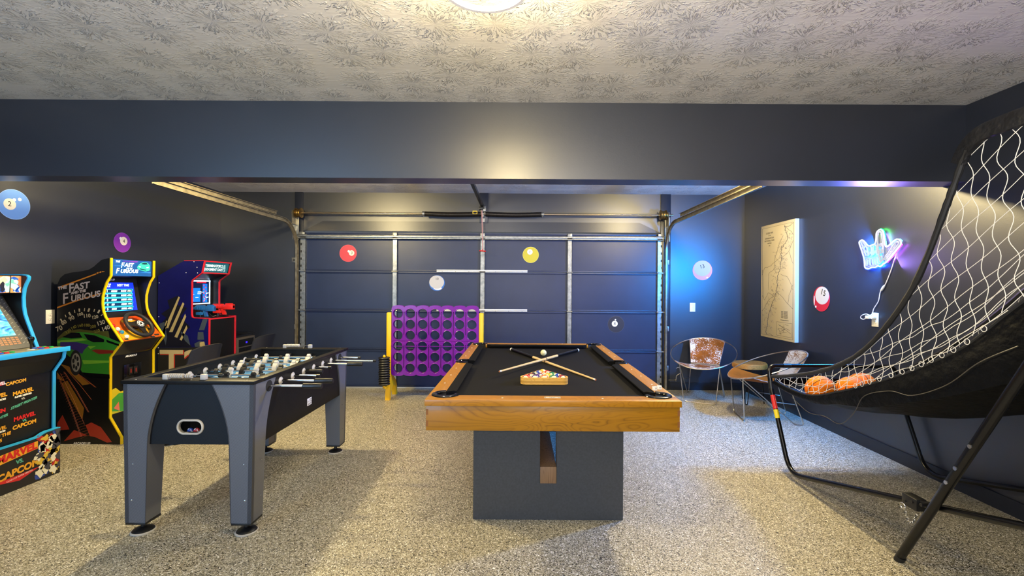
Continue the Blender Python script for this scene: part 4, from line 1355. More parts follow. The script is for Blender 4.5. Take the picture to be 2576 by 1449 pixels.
b = MB()
for y in (2.90, 2.925, 2.95, 3.285, 3.315):
    for q in range(12):
        f = .06 + q * .075 + (.037 if int(y * 1000) % 2 else 0)
        b.poly([bz(y - .010, f - .010, .0004), bz(y - .007, f - .014, .0004), bz(y + .010, f + .010, .0004), bz(y + .007, f + .014, .0004)], -bn * .0012)
b.build('tread_mark', mat('tread_silver', '#8f8c84', .35), root, kind='stuff')
b = MB()
b.poly([bz(2.975, .24, .001), bz(3.262, .24, .001), bz(3.262, .86, .001), bz(2.975, .86, .001)], -bn * .003)
MSC = mat('screen_underwater', '#2060c0', .25, emit=.9, ecol='#3a78d8')
tt = NT(MSC)
v = tt.obj((1, 1, 3))
n_ = tt.n('ShaderNodeTexNoise', i_Scale=9.0, i_Detail=4, i_Distortion=1.5)
tt.l(v, n_.inputs['Vector'])
c_ = tt.ramp(n_.outputs[0], [(.3, '#1c3c90'), (.45, '#2f86c0'), (.55, '#5fb0b8'), (.68, '#8c7cc8')])
tt.l(c_, tt.b.inputs['Emission Color'])
tt.l(c_, tt.b.inputs['Base Color'])
b.build('screen', MSC, root)
b = MB()
for r_ in range(4):
    for q in range(11):
        y = 2.975 + q * .027
        b.poly([bz(y, .08 + r_ * .036, .0006), bz(y + .021, .08 + r_ * .036, .0006), bz(y + .021, .105 + r_ * .036, .0006), bz(y, .105 + r_ * .036, .0006)], -bn * .0006)
b.build('move_list_print', mat('print_move_list', '#9c6a48', .45), root, kind='stuff')
# control deck
MB().box((-3.545, Y0 - .012, .902), (-3.325, Y1 + .012, .928), .003).build('control_panel', noisy('deck_comic_print', '#6f6a58', '#b0a888', 60, .4), root)
b = MB().box((-3.328, Y0 - .014, .898), (-3.319, Y1 + .014, .932), .002)
b.build('control_panel_trim', M_BLUMOLD, root)
for jy in (2.96, 3.215):
    b = MB().lathe([(.006, 0), (.006, .035), (.011, .05), (.017, .068), (.018, .078), (.013, .088), (0, .091)], (-3.43, jy - .02, .930), (0, 0, 1), 18)
    b.mi(1).lathe([(.02, 0), (.02, .003), (.006, .005)], (-3.43, jy - .02, .928), (0, 0, 1), 18)
    b.build('joystick', [M_BLACKG, M_WHITEP], root)
    for q, cc in enumerate(('#1a4fb0', '#b81c24', '#1f9a44', '#1a4fb0', '#b81c24', '#1f9a44')):
        x_, y_ = (-3.455, -3.405)[q // 3], jy + .025 + (q % 3) * .033
        if y_ < Y1 - .01:
            MB().lathe([(.0155, 0), (.0155, .006), (.012, .009), (0, .010)], (x_, y_, .928), (0, 0, 1), 16).build('button', mat('btn_' + cc, cc, .3), root)
slab((-3.345, .900), (-3.358, .849), ya, yb, .015).build('front_lip', M_CABBLACK, root)
slab((-3.358, .849), (-3.428, .748), ya, yb, .015).build('front_slope_panel', M_CABBLACK, root)
MB().box((-3.445, ya, .02), (-3.428, yb, .748)).build('front_panel', M_CABBLACK, root)
MB().box((-3.98, ya, .02), (-3.96, yb, 1.38)).build('back_panel', M_CABBLACK, root)
MB().box((-3.94, ya, 1.438), (-3.66, yb, 1.452)).build('roof_panel', M_CABBLACK, root)
KP = [(Y0 - .01, 0.0), (Y1 + .01, 0.0), (Y1 + .01, .331), (3.27, .331), (3.245, .326), (3.21, .311), (3.17, .308), (Y0 - .01, .308)]
MB().poly([(-3.415, y, z) for y, z in KP], (.027, 0, 0)).build('kick_plate', mat('kick_print_black', '#151517', .4), root)
MB().sweep([(-3.416, y, z) for y, z in KP[2:]], (1, 0, 0), [(-.004, 0), (-.004, .03), (.004, .03), (.004, 0)]).build('kick_plate_moulding', M_BLUMOLD, root)
FX = -3.4275
VR, VU = Vector((0, 1, .06)), Vector((0, 0, 1))
M_LET = {'r': mat('print_bright_red', '#c01c20', .45), 'w': M_WHITE, 'y': mat('print_amber', '#d89a24', .45), 'g': mat('print_teal_green', '#4fa08c', .45)}
MB().poly([(FX, y, z) for y, z in ((2.945, .712), (3.030, .717), (3.030, .742), (2.945, .737))], (.0005, 0, 0)).build('title_backing_print', M_LET['r'], root)
MB().text('MARVEL', .027, (FX, 2.988, .727), VR, VU, bold=.001, lift=.001).build('game_title_lettering', M_LET['w'], root)
MB().text('CAPCOM', .030, (FX, 3.10, .720), VR, VU, bold=.0016, lift=.0006).build('game_title_lettering', M_LET['y'], root)
MB().text('MARVEL', .036, (FX, 3.145, .645), VR, VU, bold=.0016).build('game_title_lettering', M_LET['y'], root)
MB().text('SUPER HEROES', .016, (FX, 3.145, .620), VR, VU, bold=.001).build('game_title_lettering', M_LET['w'], root)
MB().text('VS.', .02, (FX, 3.145, .598), VR, VU).build('game_title_lettering', M_LET['w'], root)
MB().text('STREET FIGHTER', .023, (FX, 3.15, .565), Vector((0, 1, .22)), VU, bold=.001, shear=.3).build('game_title_lettering', M_LET['g'], root)
MB().text('MARVEL', .036, (FX, 2.98, .648), VR, VU, bold=.0016).build('game_title_lettering', M_LET['y'], root)
MB().text('SUPER HEROES', .016, (FX, 2.985, .620), VR, VU, bold=.001).build('game_title_lettering', M_LET['w'], root)
MB().text('X-MEN', .034, (FX, 2.985, .545), VR, VU, bold=.0016).build('game_title_lettering', M_LET['r'], root)
MB().text('VS.', .018, (FX, 2.985, .522), VR, VU).build('game_title_lettering', M_LET['w'], root)
MB().text('STREET FIGHTER', .022, (FX, 2.97, .495), Vector((0, 1, .22)), VU, bold=.001, shear=.3).build('game_title_lettering', M_LET['g'], root)
MB().text('MARVEL', .038, (FX, 3.155, .470), VR, VU, bold=.0016).build('game_title_lettering', M_LET['r'], root)
MB().text('VS.', .022, (FX, 3.155, .444), VR, VU, bold=.001).build('game_title_lettering', M_LET['g'], root)
MB().text('CAPCOM', .036, (FX, 3.155, .415), VR, VU, bold=.0016).build('game_title_lettering', M_LET['y'], root)
MB().text('MARVEL', .030, (FX, 2.99, .430), VR, VU, bold=.001).build('game_title_lettering', M_LET['y'], root)
MB().text('SUPER HEROES', .014, (FX, 2.99, .408), VR, VU, bold=.001).build('game_title_lettering', M_LET['w'], root)
MB().text('WAR OF THE', .030, (FX, 2.98, .380), VR, VU, bold=.001).build('game_title_lettering', M_LET['y'], root)
MB().text('GEMS', .030, (FX, 2.98, .350), VR, VU, bold=.001).build('game_title_lettering', M_LET['y'], root)
KX = -3.3878
MB().text('VS.', .036, (KX, 3.09, .185), VR, VU, bold=.0016).build('game_title_lettering', M_LET['g'], root)
MB().poly([(KX, y, z) for y, z in ((2.945, .20), (3.205, .232), (3.205, .285), (2.945, .262))], (.0004, 0, 0)).build('title_backing_print', M_LET['y'], root)
MB().text('MARVEL', .068, (KX, 3.075, .245), Vector((0, 1, .1)), VU, bold=.003, sx=1.0, lift=.0014).build('game_title_lettering', M_LET['r'], root)
MB().text('CAPCOM', .062, (KX, 3.085, .125), Vector((0, 1, .1)), VU, bold=.003).build('game_title_lettering', M_LET['y'], root)
MB().text('CLASH OF SUPER HEROES', .014, (KX, 3.09, .085), Vector((0, 1, .1)), VU).build('game_title_lettering', M_LET['w'], root)
MB().poly([(KX, y, z) for y, z in ((2.90, .09), (3.22, .10), (3.09, .055))], (.0002, 0, 0)).build('title_backing_print', M_LET['r'], root)
for i, (c_, cells) in enumerate((('#24409c', [(3.235, .26), (3.33, .30), (3.32, .12), (3.22, .05), (2.93, .06)]), ('#a8201c', [(3.27, .24), (3.34, .25), (3.30, .17), (3.26, .19)]), ('#c8a83c', [(3.25, .29), (3.30, .14), (3.25, .10), (3.335, .19), (3.34, .06)]), ('#d8d4c0', [(3.24, .22), (3.265, .07), (3.30, .055), (3.20, .17)]), ('#3a3a44', [(3.34, .325), (3.31, .21), (2.90, .10)]))):
    b = MB()
    cells = cells + [(3.215 + .14 * rng.random(), .03 + .27 * rng.random()) for _ in range(9)]
    for y, z in cells:
        n = 11
        r0 = .016 + .018 * rng.random()
        b.poly([(KX + .0001 + i * .0006, min(Y1 + .009, y + r0 * (.35 + 1.1 * rng.random()) * math.cos(2 * PI * q / n)), min(.33, max(.004, z + 1.1 * r0 * (.35 + 1.1 * rng.random()) * math.sin(2 * PI * q / n)))) for q in range(n)], (.0005, 0, 0))
    b.build('kick_patch_print', mat('kick_' + c_, c_, .45), root, kind='stuff')

# ------------------------------------------------------------------ drinks fridge and two chairs
root = thing('drinks_fridge', (-3.75, 5.80, 0), 'black mini drinks fridge with blue display light in the corner', 'fridge')
MB().box((-4.0, 5.62, .03), (-3.53, 6.0, .76), .006).build('body', M_BLACK, root)
dr = MB().box((-3.53, 5.62, .06), (-3.49, 6.0, .73), .004).build('door', mat('fridge_steel_frame', '#6a6052', .35, .6), root)
MB().box((-3.4905, 5.66, .12), (-3.486, 5.96, .60)).build('door_glass', M_BLACKG, dr)
MB().box((-3.4905, 5.655, .615), (-3.486, 5.965, .705)).build('display_panel', M_BLACKG, dr)
MB().cbox((-3.485, 5.81, .66), (.002, .028, .02)).build('display_light', mat('blue_led', '#1810c0', .4, emit=4, ecol='#2014ff'), dr)
MB().box((-4.0, 5.61, .76), (-3.5, 6.01, .775), .004).build('top', M_BLACKG, root)
for x in (-3.95, -3.56):
    for y in (5.66, 5.96):
        MB().cyl((x, y, 0), (x, y, .03), .018, 10).build('foot', M_RUBBER, root)

M_SHELL = noisy('charcoal_moulded_shell', '#17181b', '#1d1e22', 50, .45)


def shell_chair(x, y, label):
    root = thing('shell_chair', (x, y, 0), label, 'chair', 'black shell chairs at the arcade cabinets')
    m = chain_matrix(root)

    def W(p):
        return m @ Vector(p)
    # bucket shell facing -X, loft of back edge rings
    rows = []
    for k in range(13):
        f = k / 12
        if f < .45:
            g = f / .45
            cx, cz, wd = -.22 + .40 * g, .455 - .03 * math.sin(PI * g) + .01 * (1 - g), .20 + .02 * g
        else:
            g = (f - .45) / .55
            cx, cz, wd = .18 + .11 * g ** .8, .455 + .395 * g, .22 - .02 * g * g
        rows.append((cx, cz, wd))
    rings = []
    for cx, cz, wd in rows:
        ring = []
        for q in range(9):
            s_ = -1 + q / 4
            lift = .035 * abs(s_) ** 3 if cz < .5 else 0
            pull = -.05 * abs(s_) ** 3 if cz >= .5 else 0
            droop = -.03 * abs(s_) ** 4 if cz > .82 else 0
            ring.append(W((cx + pull, s_ * wd, cz + lift + droop)))
        rings.append(ring)
    b = MB()
    V = [[b.bm.verts.new(p) for p in r] for r in rings]
    for i in range(len(V) - 1):
        for q in range(8):
            b._f([V[i][q], V[i][q + 1], V[i + 1][q + 1], V[i + 1][q]])
    bmesh.ops.recalc_face_normals(b.bm, faces=b.bm.faces)
    bmesh.ops.solidify(b.bm, geom=list(b.bm.faces), thickness=.014)
    b.build('shell', M_SHELL, root, sharp=60)
    MB().cyl(W((0, 0, .03)), W((0, 0, .42)), .024, 16).lathe([(.08, 0), (.05, .02)], W((0, 0, .405)), (0, 0, 1), 18).build('pedestal', M_BLKMETAL, root)
    MB().lathe([(.195, 0), (.195, .010), (.17, .018), (.03, .035)], W((0, 0, 0)), (0, 0, 1), 32).build('base', M_BLKMETAL, root)
    return root


shell_chair(-3.06, 4.12, 'black shell chair in front of the racing cabinet')
shell_chair(-3.02, 4.98, 'black shell chair in front of the fridge and shooting cabinet')

# ------------------------------------------------------------------ foosball table
M_CARB = mat('carbon_print_grey', '#5b5e66', .38)
t = NT(M_CARB)
wv_ = t.n('ShaderNodeTexWave', i_Scale=75.0, i_Distortion=0.0)
wv_.bands_direction = 'DIAGONAL'
t.l(t.obj((1, 1, -1)), wv_.inputs['Vector'])
t.l(t.ramp(wv_.outputs[0], [(.3, '#484b54'), (.7, '#62656d')]), t.b.inputs['Base Color'])
M_CARBD = mat('carbon_print_black', '#16181d', .45, spec=.25)
t = NT(M_CARBD)
wv_ = t.n('ShaderNodeTexWave', i_Scale=75.0, i_Distortion=0.0)
wv_.bands_direction = 'DIAGONAL'
t.l(t.obj((1, 1, -1)), wv_.inputs['Vector'])
t.l(t.ramp(wv_.outputs[0], [(.3, '#0b0d10'), (.7, '#171a21')]), t.b.inputs['Base Color'])
M_FBLACK = noisy('foosball_black_laminate', '#100f0f', '#141312', 40, .45, spec=.15)
FX0, FX1, FY0, FY1, FZ = -2.185, -1.465, 2.51, 3.865, .863
root = thing('foosball_table', (-1.825, 3.19, 0), 'grey and black foosball table with carbon pattern legs and chrome rods', 'foosball table')
# body panels
ends = []
for y, nm in ((FY0 + .018, 'end_panel'), (FY1 - .036, 'end_panel')):
    o = MB().box((FX0 + .03, y, .505), (FX1 - .03, y + .018, .845)).build(nm, M_CARBD, root)
    ends.append(o)
slot = []
for q in range(40):
    a = 2 * PI * q / 40
    slot.append((-1.825 + .034 * (1 if math.cos(a) > 0 else -1) + .030 * math.cos(a), .602 + .032 * math.sin(a)))
inv = chain_matrix(root).inverted()
b = MB().poly([(x, FY0 - .05, z) for x, z in slot], (0, .12, 0))
bmesh.ops.recalc_face_normals(b.bm, faces=b.bm.faces)
cut = b.build('cutter', M_BLACK)
boolean_cut(ends[0], [cut])
bpy.data.objects.remove(cut)
b = MB()
rin = [[(-1.825 + .034 * (1 if math.cos(a) > 0 else -1) + r * math.cos(a), y, .602 + (r + .002) * math.sin(a)) for r, y in ((.030, FY0 + .03), (.030, FY0 + .012), (.034, FY0 + .008), (.040, FY0 + .012), (.041, FY0 + .018))] for a in [2 * PI * (q + .5) / 40 for q in range(40)]]
b.loft(rin, False, False, True)
b.build('ball_return_bezel', M_GREYP, root)
b = MB().box((-1.93, FY0 + .04, .53), (-1.72, FY0 + .16, .548)).box((-1.93, FY0 + .155, .53), (-1.72, FY0 + .16, .66)).box((-1.93, FY0 + .037, .53), (-1.925, FY0 + .16, .66)).box((-1.725, FY0 + .037, .53), (-1.72, FY0 + .16, .66)).box((-1.93, FY0 + .037, .655), (-1.72, FY0 + .16, .66))
b.build('ball_return_tray', M_DARKHOLE, root)
MB().box((FX1 - .036, FY0 + .02, .49), (FX1 - .012, FY1 - .02, .845)).build('side_panel', M_FBLACK, root)
MB().box((FX0 + .012, FY0 + .02, .49), (FX0 + .036, FY1 - .02, .845)).build('side_panel', M_FBLACK, root)
MB().box((FX0 + .036, FY0 + .036, .735), (FX1 - .036, FY1 - .036, .748)).build('playfield', noisy('playfield_blue', '#4a86c8', '#5590d0', 4, .25), root)
b = MB()
zf = .7485
for y in (2.66, 3.187, 3.71):
    b.box((FX0 + .05, y - .004, zf - .001), (FX1 - .05, y + .004, zf + .0006))
for y0, y1 in ((2.56, 2.68), (3.69, 3.81)):
    b.box((-1.95, y1 - .004 if y0 < 3 else y0, zf - .001), (-1.70, y1 if y0 < 3 else y0 + .004, zf + .0006))
b.torus((-1.825, 3.187, zf), (0, 0, 1), .10, .004, 36, 6, sq=.15)
b.build('field_marking', M_WHITE, root)
# top rim as four rails with a mitred look
for a_, c_ in (((FX0 - .008, FY0 - .010), (FX1 + .008, FY0 + .085)), ((FX0 - .008, FY1 - .085), (FX1 + .008, FY1 + .010))):
    MB().box((a_[0], a_[1], .843), (c_[0], c_[1], FZ), .003).build('top_rim', M_FBLACK, root)
for a_, c_ in (((FX0 - .008, FY0 + .085), (FX0 + .045, FY1 - .085)), ((FX1 - .045, FY0 + .085), (FX1 + .008, FY1 - .085))):
    MB().box((a_[0], a_[1], .843), (c_[0], c_[1], FZ), .003).build('top_rim', M_FBLACK, root)
MB().box((FX0 + .036, FY0 + .036, .74), (FX1 - .036, FY0 + .084, .845)).build('inner_end_wall', M_FBLACK, root)
MB().box((FX0 + .036, FY1 - .084, .74), (FX1 - .036, FY1 - .036, .845)).build('inner_end_wall', M_FBLACK, root)
for y in (FY0 + .0855, FY1 - .0855):
    e = 1 if y < 3 else -1
    MB().box((-1.92, min(y, y + e * .002), .749), (-1.73, max(y, y + e * .002), .81)).build('goal_mouth', M_DARKHOLE, root)
b = MB()
for x in (FX0 + .05, -1.825, FX1 - .05):
    for y in (FY0 + .02, FY1 - .02):
        b.lathe([(.006, 0), (.004, .0015), (0, .002)], (x, y, FZ), (0, 0, 1), 10)
b.build('rim_screw', M_CHROME, root)


def wprof(f):  # width of the flared leg face, f 0 bottom .. 1 top
    return .112 + (.030 * f if f < .55 else .0165 + .10 * ((f - .55) / .45) ** 1.8)


def leg(cx, cy, ex, ey):
    """ex, ey: direction from the outer corner to the inside"""
    b = MB()
    rings = []
    n = 16
    for q in range(n + 1):
        f = q / n
        z = .075 + (.842 - .075) * f
        wx, wy = wprof(f), wprof(f)
        off = .012 * (1 - f)
        x0, y0 = cx + ex * off, cy + ey * off * .3
        rings.append((x0, y0, x0 + ex * wx, y0 + ey * wy, z))
    tk = .022
    # outer corner L made of two flared plates plus an inner hollow tube lower down
    for r in (0,):
        A, B = [], []
        for x0, y0, x1, y1, z in rings:
            A.append([(x0, y0, z), (x1, y0, z), (x1, y0 + ey * tk, z), (x0, y0 + ey * tk, z)])
            B.append([(x0, y0, z), (x0 + ex * tk, y0, z), (x0 + ex * tk, y1, z), (x0, y1, z)])
        b.loft(A)
        b.loft(B)
        C = []
        for x0, y0, x1, y1, z in rings[:10]:
            C.append([(x1 - ex * .002, y0 + ey * tk, z), (x1 - ex * .002, y1 - ey * .002, z), (x0 + ex * tk, y1 - ey * .002, z), (x0 + ex * tk, y0 + ey * tk, z)])
        b.loft(C)
    bmesh.ops.recalc_face_normals(b.bm, faces=b.bm.faces)
    o = b.build('leg', M_CARB, root)
    x0, y0, x1, y1, z = rings[0]
    MB().box((min(x0, x1), min(y0, y1), .062), (max(x0, x1), max(y0, y1), .076), .002).build('leg_cap', M_BLACK, o)
    fx, fy = (x0 + x1) / 2, (y0 + y1) / 2
    b = MB().lathe([(.058, 0), (.060, .003), (.060, .007), (.055, .010)], (fx, fy, 0), (0, 0, 1), 28)
    b.mi(1).lathe([(.054, .0095), (.046, .018), (.020, .026), (.012, .03), (.012, .064)], (fx, fy, 0), (0, 0, 1), 28)
    b.build('leveller_foot', [M_GREYP, M_BLACK], o)
    # edge trim along the flared inner edge
    b = MB()
    b.tube([(xx1, yy0 - ey * .0005, zz) for xx0, yy0, xx1, yy1, zz in rings], .0022, 5)
    b.build('edge_trim', mat('edge_trim_grey', '#3f4046', .4), o)
    b = MB()
    for zz, dx in ((.80, .12), (.40, .09), (.20, .08)):
        b.lathe([(.005, 0), (.003, .0015), (0, .002)], (cx + ex * dx * .6, cy + ey * .003, zz), (0, -ey, 0), 8)
        b.lathe([(.005, 0), (.003, .0015), (0, .002)], (cx + ex * .003, cy + ey * dx, zz), (-ex, 0, 0), 8)
    b.build('screw', M_CHROME, o)


leg(FX0, FY0, 1, 1)
leg(FX1, FY0, -1, 1)
leg(FX0, FY1, 1, -1)
leg(FX1, FY1, -1, -1)
# side sticker
b = MB().box((FX1 - .012, 3.17, .55), (FX1 - .0112, 3.235, .60))
b.build('side_sticker', M_WHITE, root)
b = MB()
b.poly([(FX1 - .0112, y, z) for y, z in ((3.174, .572), (3.182, .592), (3.190, .572))], (.0003, 0, 0))
for y0, y1, z in ((3.200, 3.230, .590), (3.200, 3.226, .582), (3.200, 3.230, .574), (3.175, 3.230, .563), (3.175, 3.222, .556)):
    b.box((FX1 - .0112, y0, z - .002), (FX1 - .0109, y1, z + .002))
b.build('sticker_print', mat('sticker_print_brown', '#6c6048', .6), root, kind='stuff')
for y in (2.665, 2.665 + 7 * .1495):
    MB().lathe([(.033, 0), (.033, .0012), (.029, .0016)], (FX1 + .0002, y, .803), (1, 0, 0), 24).build('rod_hole', M_DARKHOLE, root)
# scorers
for y in (FY0 + .03, FY1 - .04):
    sc = MB().box((-1.985, y - .012, FZ), (-1.955, y + .012, FZ + .030), .003).build('score_bracket', M_GREYP, root)
    MB().box((-1.775, y - .012, FZ), (-1.745, y + .012, FZ + .030), .003).build('score_bracket', M_GREYP, root)
    MB().cyl((-1.955, y, FZ + .020), (-1.775, y, FZ + .020), .0035, 8).build('score_rod', M_CHROME, sc)
    for q in range(10):
        x = -1.948 + q * .0115 if q < 7 else -1.855 + (q - 7) * .0125
        if y > 3:
            x = -1.948 + q * .0105
        MB().lathe([(.0048, -.004), (.0135, -.003), (.0135, .003), (.0048, .004)], (x, y, FZ + .020), (1, 0, 0), 14).build('score_bead', M_GREYP, sc)


def player(x, y, z, m, ang, parent):
    mt = Matrix.Translation((x, y, z)) @ Matrix.Rotation(ang, 4, 'X')
    b = MB()
    b.loft([[mt @ Vector((sx * w_, sy * d_, h)) for sx, sy in ((-1, -1), (1, -1), (1, 1), (-1, 1))] for w_, d_, h in ((.010, .008, -.075), (.012, .010, -.062), (.007, .006, -.052), (.010, .007, -.03), (.014, .012, -.012), (.014, .012, .010), (.017, .010, .018), (.016, .009, .028), (.008, .007, .030))])
    b.loft([[mt @ Vector((sx * w_, sy * d_, h)) for sx, sy in ((-1, -1), (1, -1), (1, 1), (-1, 1))] for w_, d_, h in ((.006, .006, .029), (.012, .011, .033), (.012, .011, .048), (.009, .008, .052))])
    b.build('player', m, parent, sharp=40)


M_MANW = mat('player_grey', '#c2bdb4', .4)
M_MANB = mat('player_black', '#141416', .35)
rows = [(2, M_MANW), (3, M_MANB), (2, M_MANW), (4, M_MANB), (4, M_MANW), (3, M_MANB), (3, M_MANW), (2, M_MANB)]
angs = [2.2, 2.5, 2.6, 2.4, 2.5, 2.2, 2.6, 1.9]
endx = [(-1.155, 1), (-1.152, 1), (-1.30, 0), (-1.346, 1), (-1.35, 0), (-1.177, 1), (-1.125, 0), (-1.297, 0)]
for i in range(8):
    y = 2.665 + i * .1495
    xe, hd = endx[i]
    z = .803
    tot = 1.02
    rod = MB().cyl((xe - tot if hd else xe - tot - .02, y, z), (xe, y, z), .0078, 12).build('rod', M_CHROME, root, label='rod with black grip at right' if hd else 'bare rod end at right')
    if hd:
        MB().lathe([(.010, -.115), (.016, -.11), (.015, -.06), (.0165, -.01), (.014, 0), (.0, .001)], (xe, y, z), (1, 0, 0), 10).build('handle', M_BLACK, rod)
    else:
        MB().lathe([(.010, -.02), (.010, .002), (.0, .004)], (xe, y, z), (1, 0, 0), 12).build('end_cap', M_BLACK, rod)
        MB().lathe([(.010, .115), (.016, .11), (.015, .06), (.0165, .01), (.014, 0), (.0, -.001)], (xe - tot - .02, y, z), (1, 0, 0), 10).build('handle', M_BLACK, rod)
    for x, e in ((FX1 - .012, 1), (FX1 - .036, -1), (FX0 + .012, -1), (FX0 + .036, 1)):
        MB().lathe([(.024, 0), (.024, .003), (.018, .006), (.0135, .010), (.009, .010)], (x, y, z), (e, 0, 0), 18).build('rod_bearing', M_GREYP, rod)
    n, m_ = rows[i]
    x0, x1 = FX0 + .11, FX1 - .11
    sh = ((i * 37) % 5 - 2) * .008
    for q in range(n):
        x = (x0 + x1) / 2 + sh + (q - (n - 1) / 2) * ((x1 - x0) / max(n, 3) * 1.0)
        player(x, y, z, m_, angs[i] + PI, rod)
    for e in (-1, 1):
        xb = (x0 + x1) / 2 + sh + e * ((x1 - x0) / max(n, 3) * (n - 1) / 2 + .045)
        b = MB()
        for q in range(3):
            b.torus((xb + q * .008 * e, y, z), (1, 0, 0), .011, .0045, 14, 6)
        b.build('bumper_spring', M_BLACK, rod)


def foosball(x, label, c1, c2):
    m = mat('foosball_' + c1, c1, .35)
    t = NT(m)
    v = t.n('ShaderNodeTexVoronoi', i_Scale=60.0)
    t.l(t.obj(), v.inputs['Vector'])
    t.l(t.ramp(v.outputs[0], [(.45, c1), (.5, c2)], 'CONSTANT'), t.b.inputs['Base Color'])
    b = MB().sphere((0, 0, 0), .0165, 16, 10)
    o = b.build('table_football', m, label=label, cat='ball', group='balls in the foosball return')
    o.location = (x, FY0 + .068, .5652)


foosball(-1.862, 'blue and white foosball in the ball return slot', '#1c3f9c', '#e0e0dc')
foosball(-1.826, 'red and white foosball in the ball return slot', '#b02830', '#e0dcd8')

# ------------------------------------------------------------------ giant four-in-a-row game
M_PUR = mat('purple_plastic', '#680a86', .25)
M_GYEL = mat('yellow_plastic', '#e0b000', .38)
root = thing('four_in_a_row_game', (-1.03, 5.62, 0), 'giant purple four in a row grid on yellow legs before the garage door', 'game')
GX0, GX1 = -1.568, -.502
cxs = [-1.49 + i * .1508 for i in range(7)]
czs = [1.053 - j * .134 for j in range(6)]


def grid_plate(y, th, ztop, zbot, rows_, name):
    cu = bpy.data.curves.new('g', 'CURVE')
    cu.dimensions = '2D'
    cu.fill_mode = 'BOTH'
    cu.extrude = th / 2

    def spl(pts):
        s_ = cu.splines.new('POLY')
        s_.points.add(len(pts) - 1)
        for p, q in zip(s_.points, pts):
            p.co = (q[0], q[1], 0, 1)
        s_.use_cyclic_u = True
    out = []
    if ztop is None:
        for c in cxs:
            out += [(c - .0745 + .149 * q / 10, czs[0] + .0757 + .0245 * math.sqrt(max(0, 1 - ((q - 5) / 5.0) ** 2))) for q in range(11)]
    else:
        out += [(GX0, ztop), (GX1, ztop)]
    if ztop is None:
        out = [(GX0, czs[0] + .01), (GX0, czs[0] + .06)] + out + [(GX1, czs[0] + .06), (GX1, czs[0] + .01)]
    if zbot is None:
        low = []
        for c in reversed(cxs):
            low += [(c + .0745 - .149 * q / 10, czs[5] - .076 - .020 * math.sqrt(max(0, 1 - ((q - 5) / 5.0) ** 2))) for q in range(11)]
        out += [(GX1, czs[5] - .06)] + low + [(GX0, czs[5] - .06)]
    else:
        out += [(GX1, zbot), (GX0, zbot)]
    spl(out)
    for c in cxs:
        for z in rows_:
            spl([(c + .057 * math.cos(2 * PI * q / 28), z + .057 * math.sin(2 * PI * q / 28)) for q in range(28)])
    for i in range(6):
        xm = (cxs[i] + cxs[i + 1]) / 2
        spl([(xm - .005, rows_[-1] + .005), (xm + .005, rows_[-1] + .005), (xm + .005, rows_[0] + .02), (xm - .005, rows_[0] + .02)])
    ob = bpy.data.objects.new('g', cu)
    COL.objects.link(ob)
    bpy.context.view_layer.update()
    me = bpy.data.meshes.new_from_object(ob.evaluated_get(bpy.context.evaluated_depsgraph_get()))
    bpy.data.objects.remove(ob)
    b = MB()
    me.transform(Matrix.Translation((0, y, 0)) @ Matrix.Rotation(R(90), 4, 'X'))
    b.bm.from_mesh(me)
    return b.build(name, M_PUR, root, sharp=30)


for y in (5.575, 5.625):
    grid_plate(y, .012, None, czs[2] - .068, czs[:3], 'upper_grid_plate')
    grid_plate(y, .012, czs[2] - .072, None, czs[3:], 'lower_grid_plate')
for c in cxs:
    for z in czs:
        b = MB()
        b.loft([[(c + r * math.cos(2 * PI * q / 28), y, z + r * math.sin(2 * PI * q / 28)) for r, y in ((.057, 5.632), (.057, 5.568), (.060, 5.566), (.063, 5.5675))] for q in range(28)], False, False, True)
        b.build('hole_rim', M_PUR, root)
for x in [GX0 + .006] + [(cxs[i] + cxs[i + 1]) / 2 for i in range(6)] + [GX1 - .006]:
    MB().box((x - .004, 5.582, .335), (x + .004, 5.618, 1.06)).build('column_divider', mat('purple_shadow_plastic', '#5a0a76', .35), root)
MB().box((GX0, 5.56, .65), (GX1, 5.569, .656)).build('seam_ridge', M_PUR, root)
for x0, x1 in ((-1.632, -1.570), (-.500, -.444)):
    b = MB().box((x0, 5.565, .22), (x1, 5.635, 1.064), .012)
    b.build('post', M_GYEL, root)
    xm = (x0 + x1) / 2
    prof = [(5.52, 0), (5.575, 0), (5.59, .06), (5.63, .13), (5.70, .155), (5.77, .13), (5.81, .06), (5.825, 0), (5.88, 0), (5.86, .10), (5.80, .20), (5.70, .26), (5.64, .30), (5.565, .30), (5.535, .17)]
    b = MB().poly([(xm - .027, y, z) for y, z in prof], (.054, 0, 0))
    bmesh.ops.recalc_face_normals(b.bm, faces=b.bm.faces)
    b.build('leg', M_GYEL, root)
b = MB().cyl((-1.622, 5.460, .165), (-1.622, 5.460, .545), .017, 16).sphere((-1.622, 5.460, .545), .017, 14, 8)
b.box((-1.628, 5.460, .15), (-1.596, 5.56, .18), .006)
b.build('disc_peg', M_GYEL, root)
ordn = ['topmost', 'second from top', 'third from top', 'fourth from top', 'fifth from top', 'sixth from top', 'seventh from top', 'eighth from top', 'ninth from top', 'tenth from top', 'eleventh from top', 'lowest']
disc = None
for q in range(12):
    lab = 'black game disc on the yellow peg, ' + ordn[q] + ' of its stack'
    if disc is None:
        disc = MB().torus((0, 0, 0), (0, 0, 1), .046, .0225, 30, 10, sq=.62).build('game_disc', M_BLACK, label=lab, cat='disc', group='black discs stacked on the peg')
        d = disc
    else:
        d = disc.copy()
        COL.objects.link(d)
        d['label'] = lab
    d.location = (-1.622 + .002 * ((q * 7) % 3 - 1), 5.460, .524 - q * .0283)

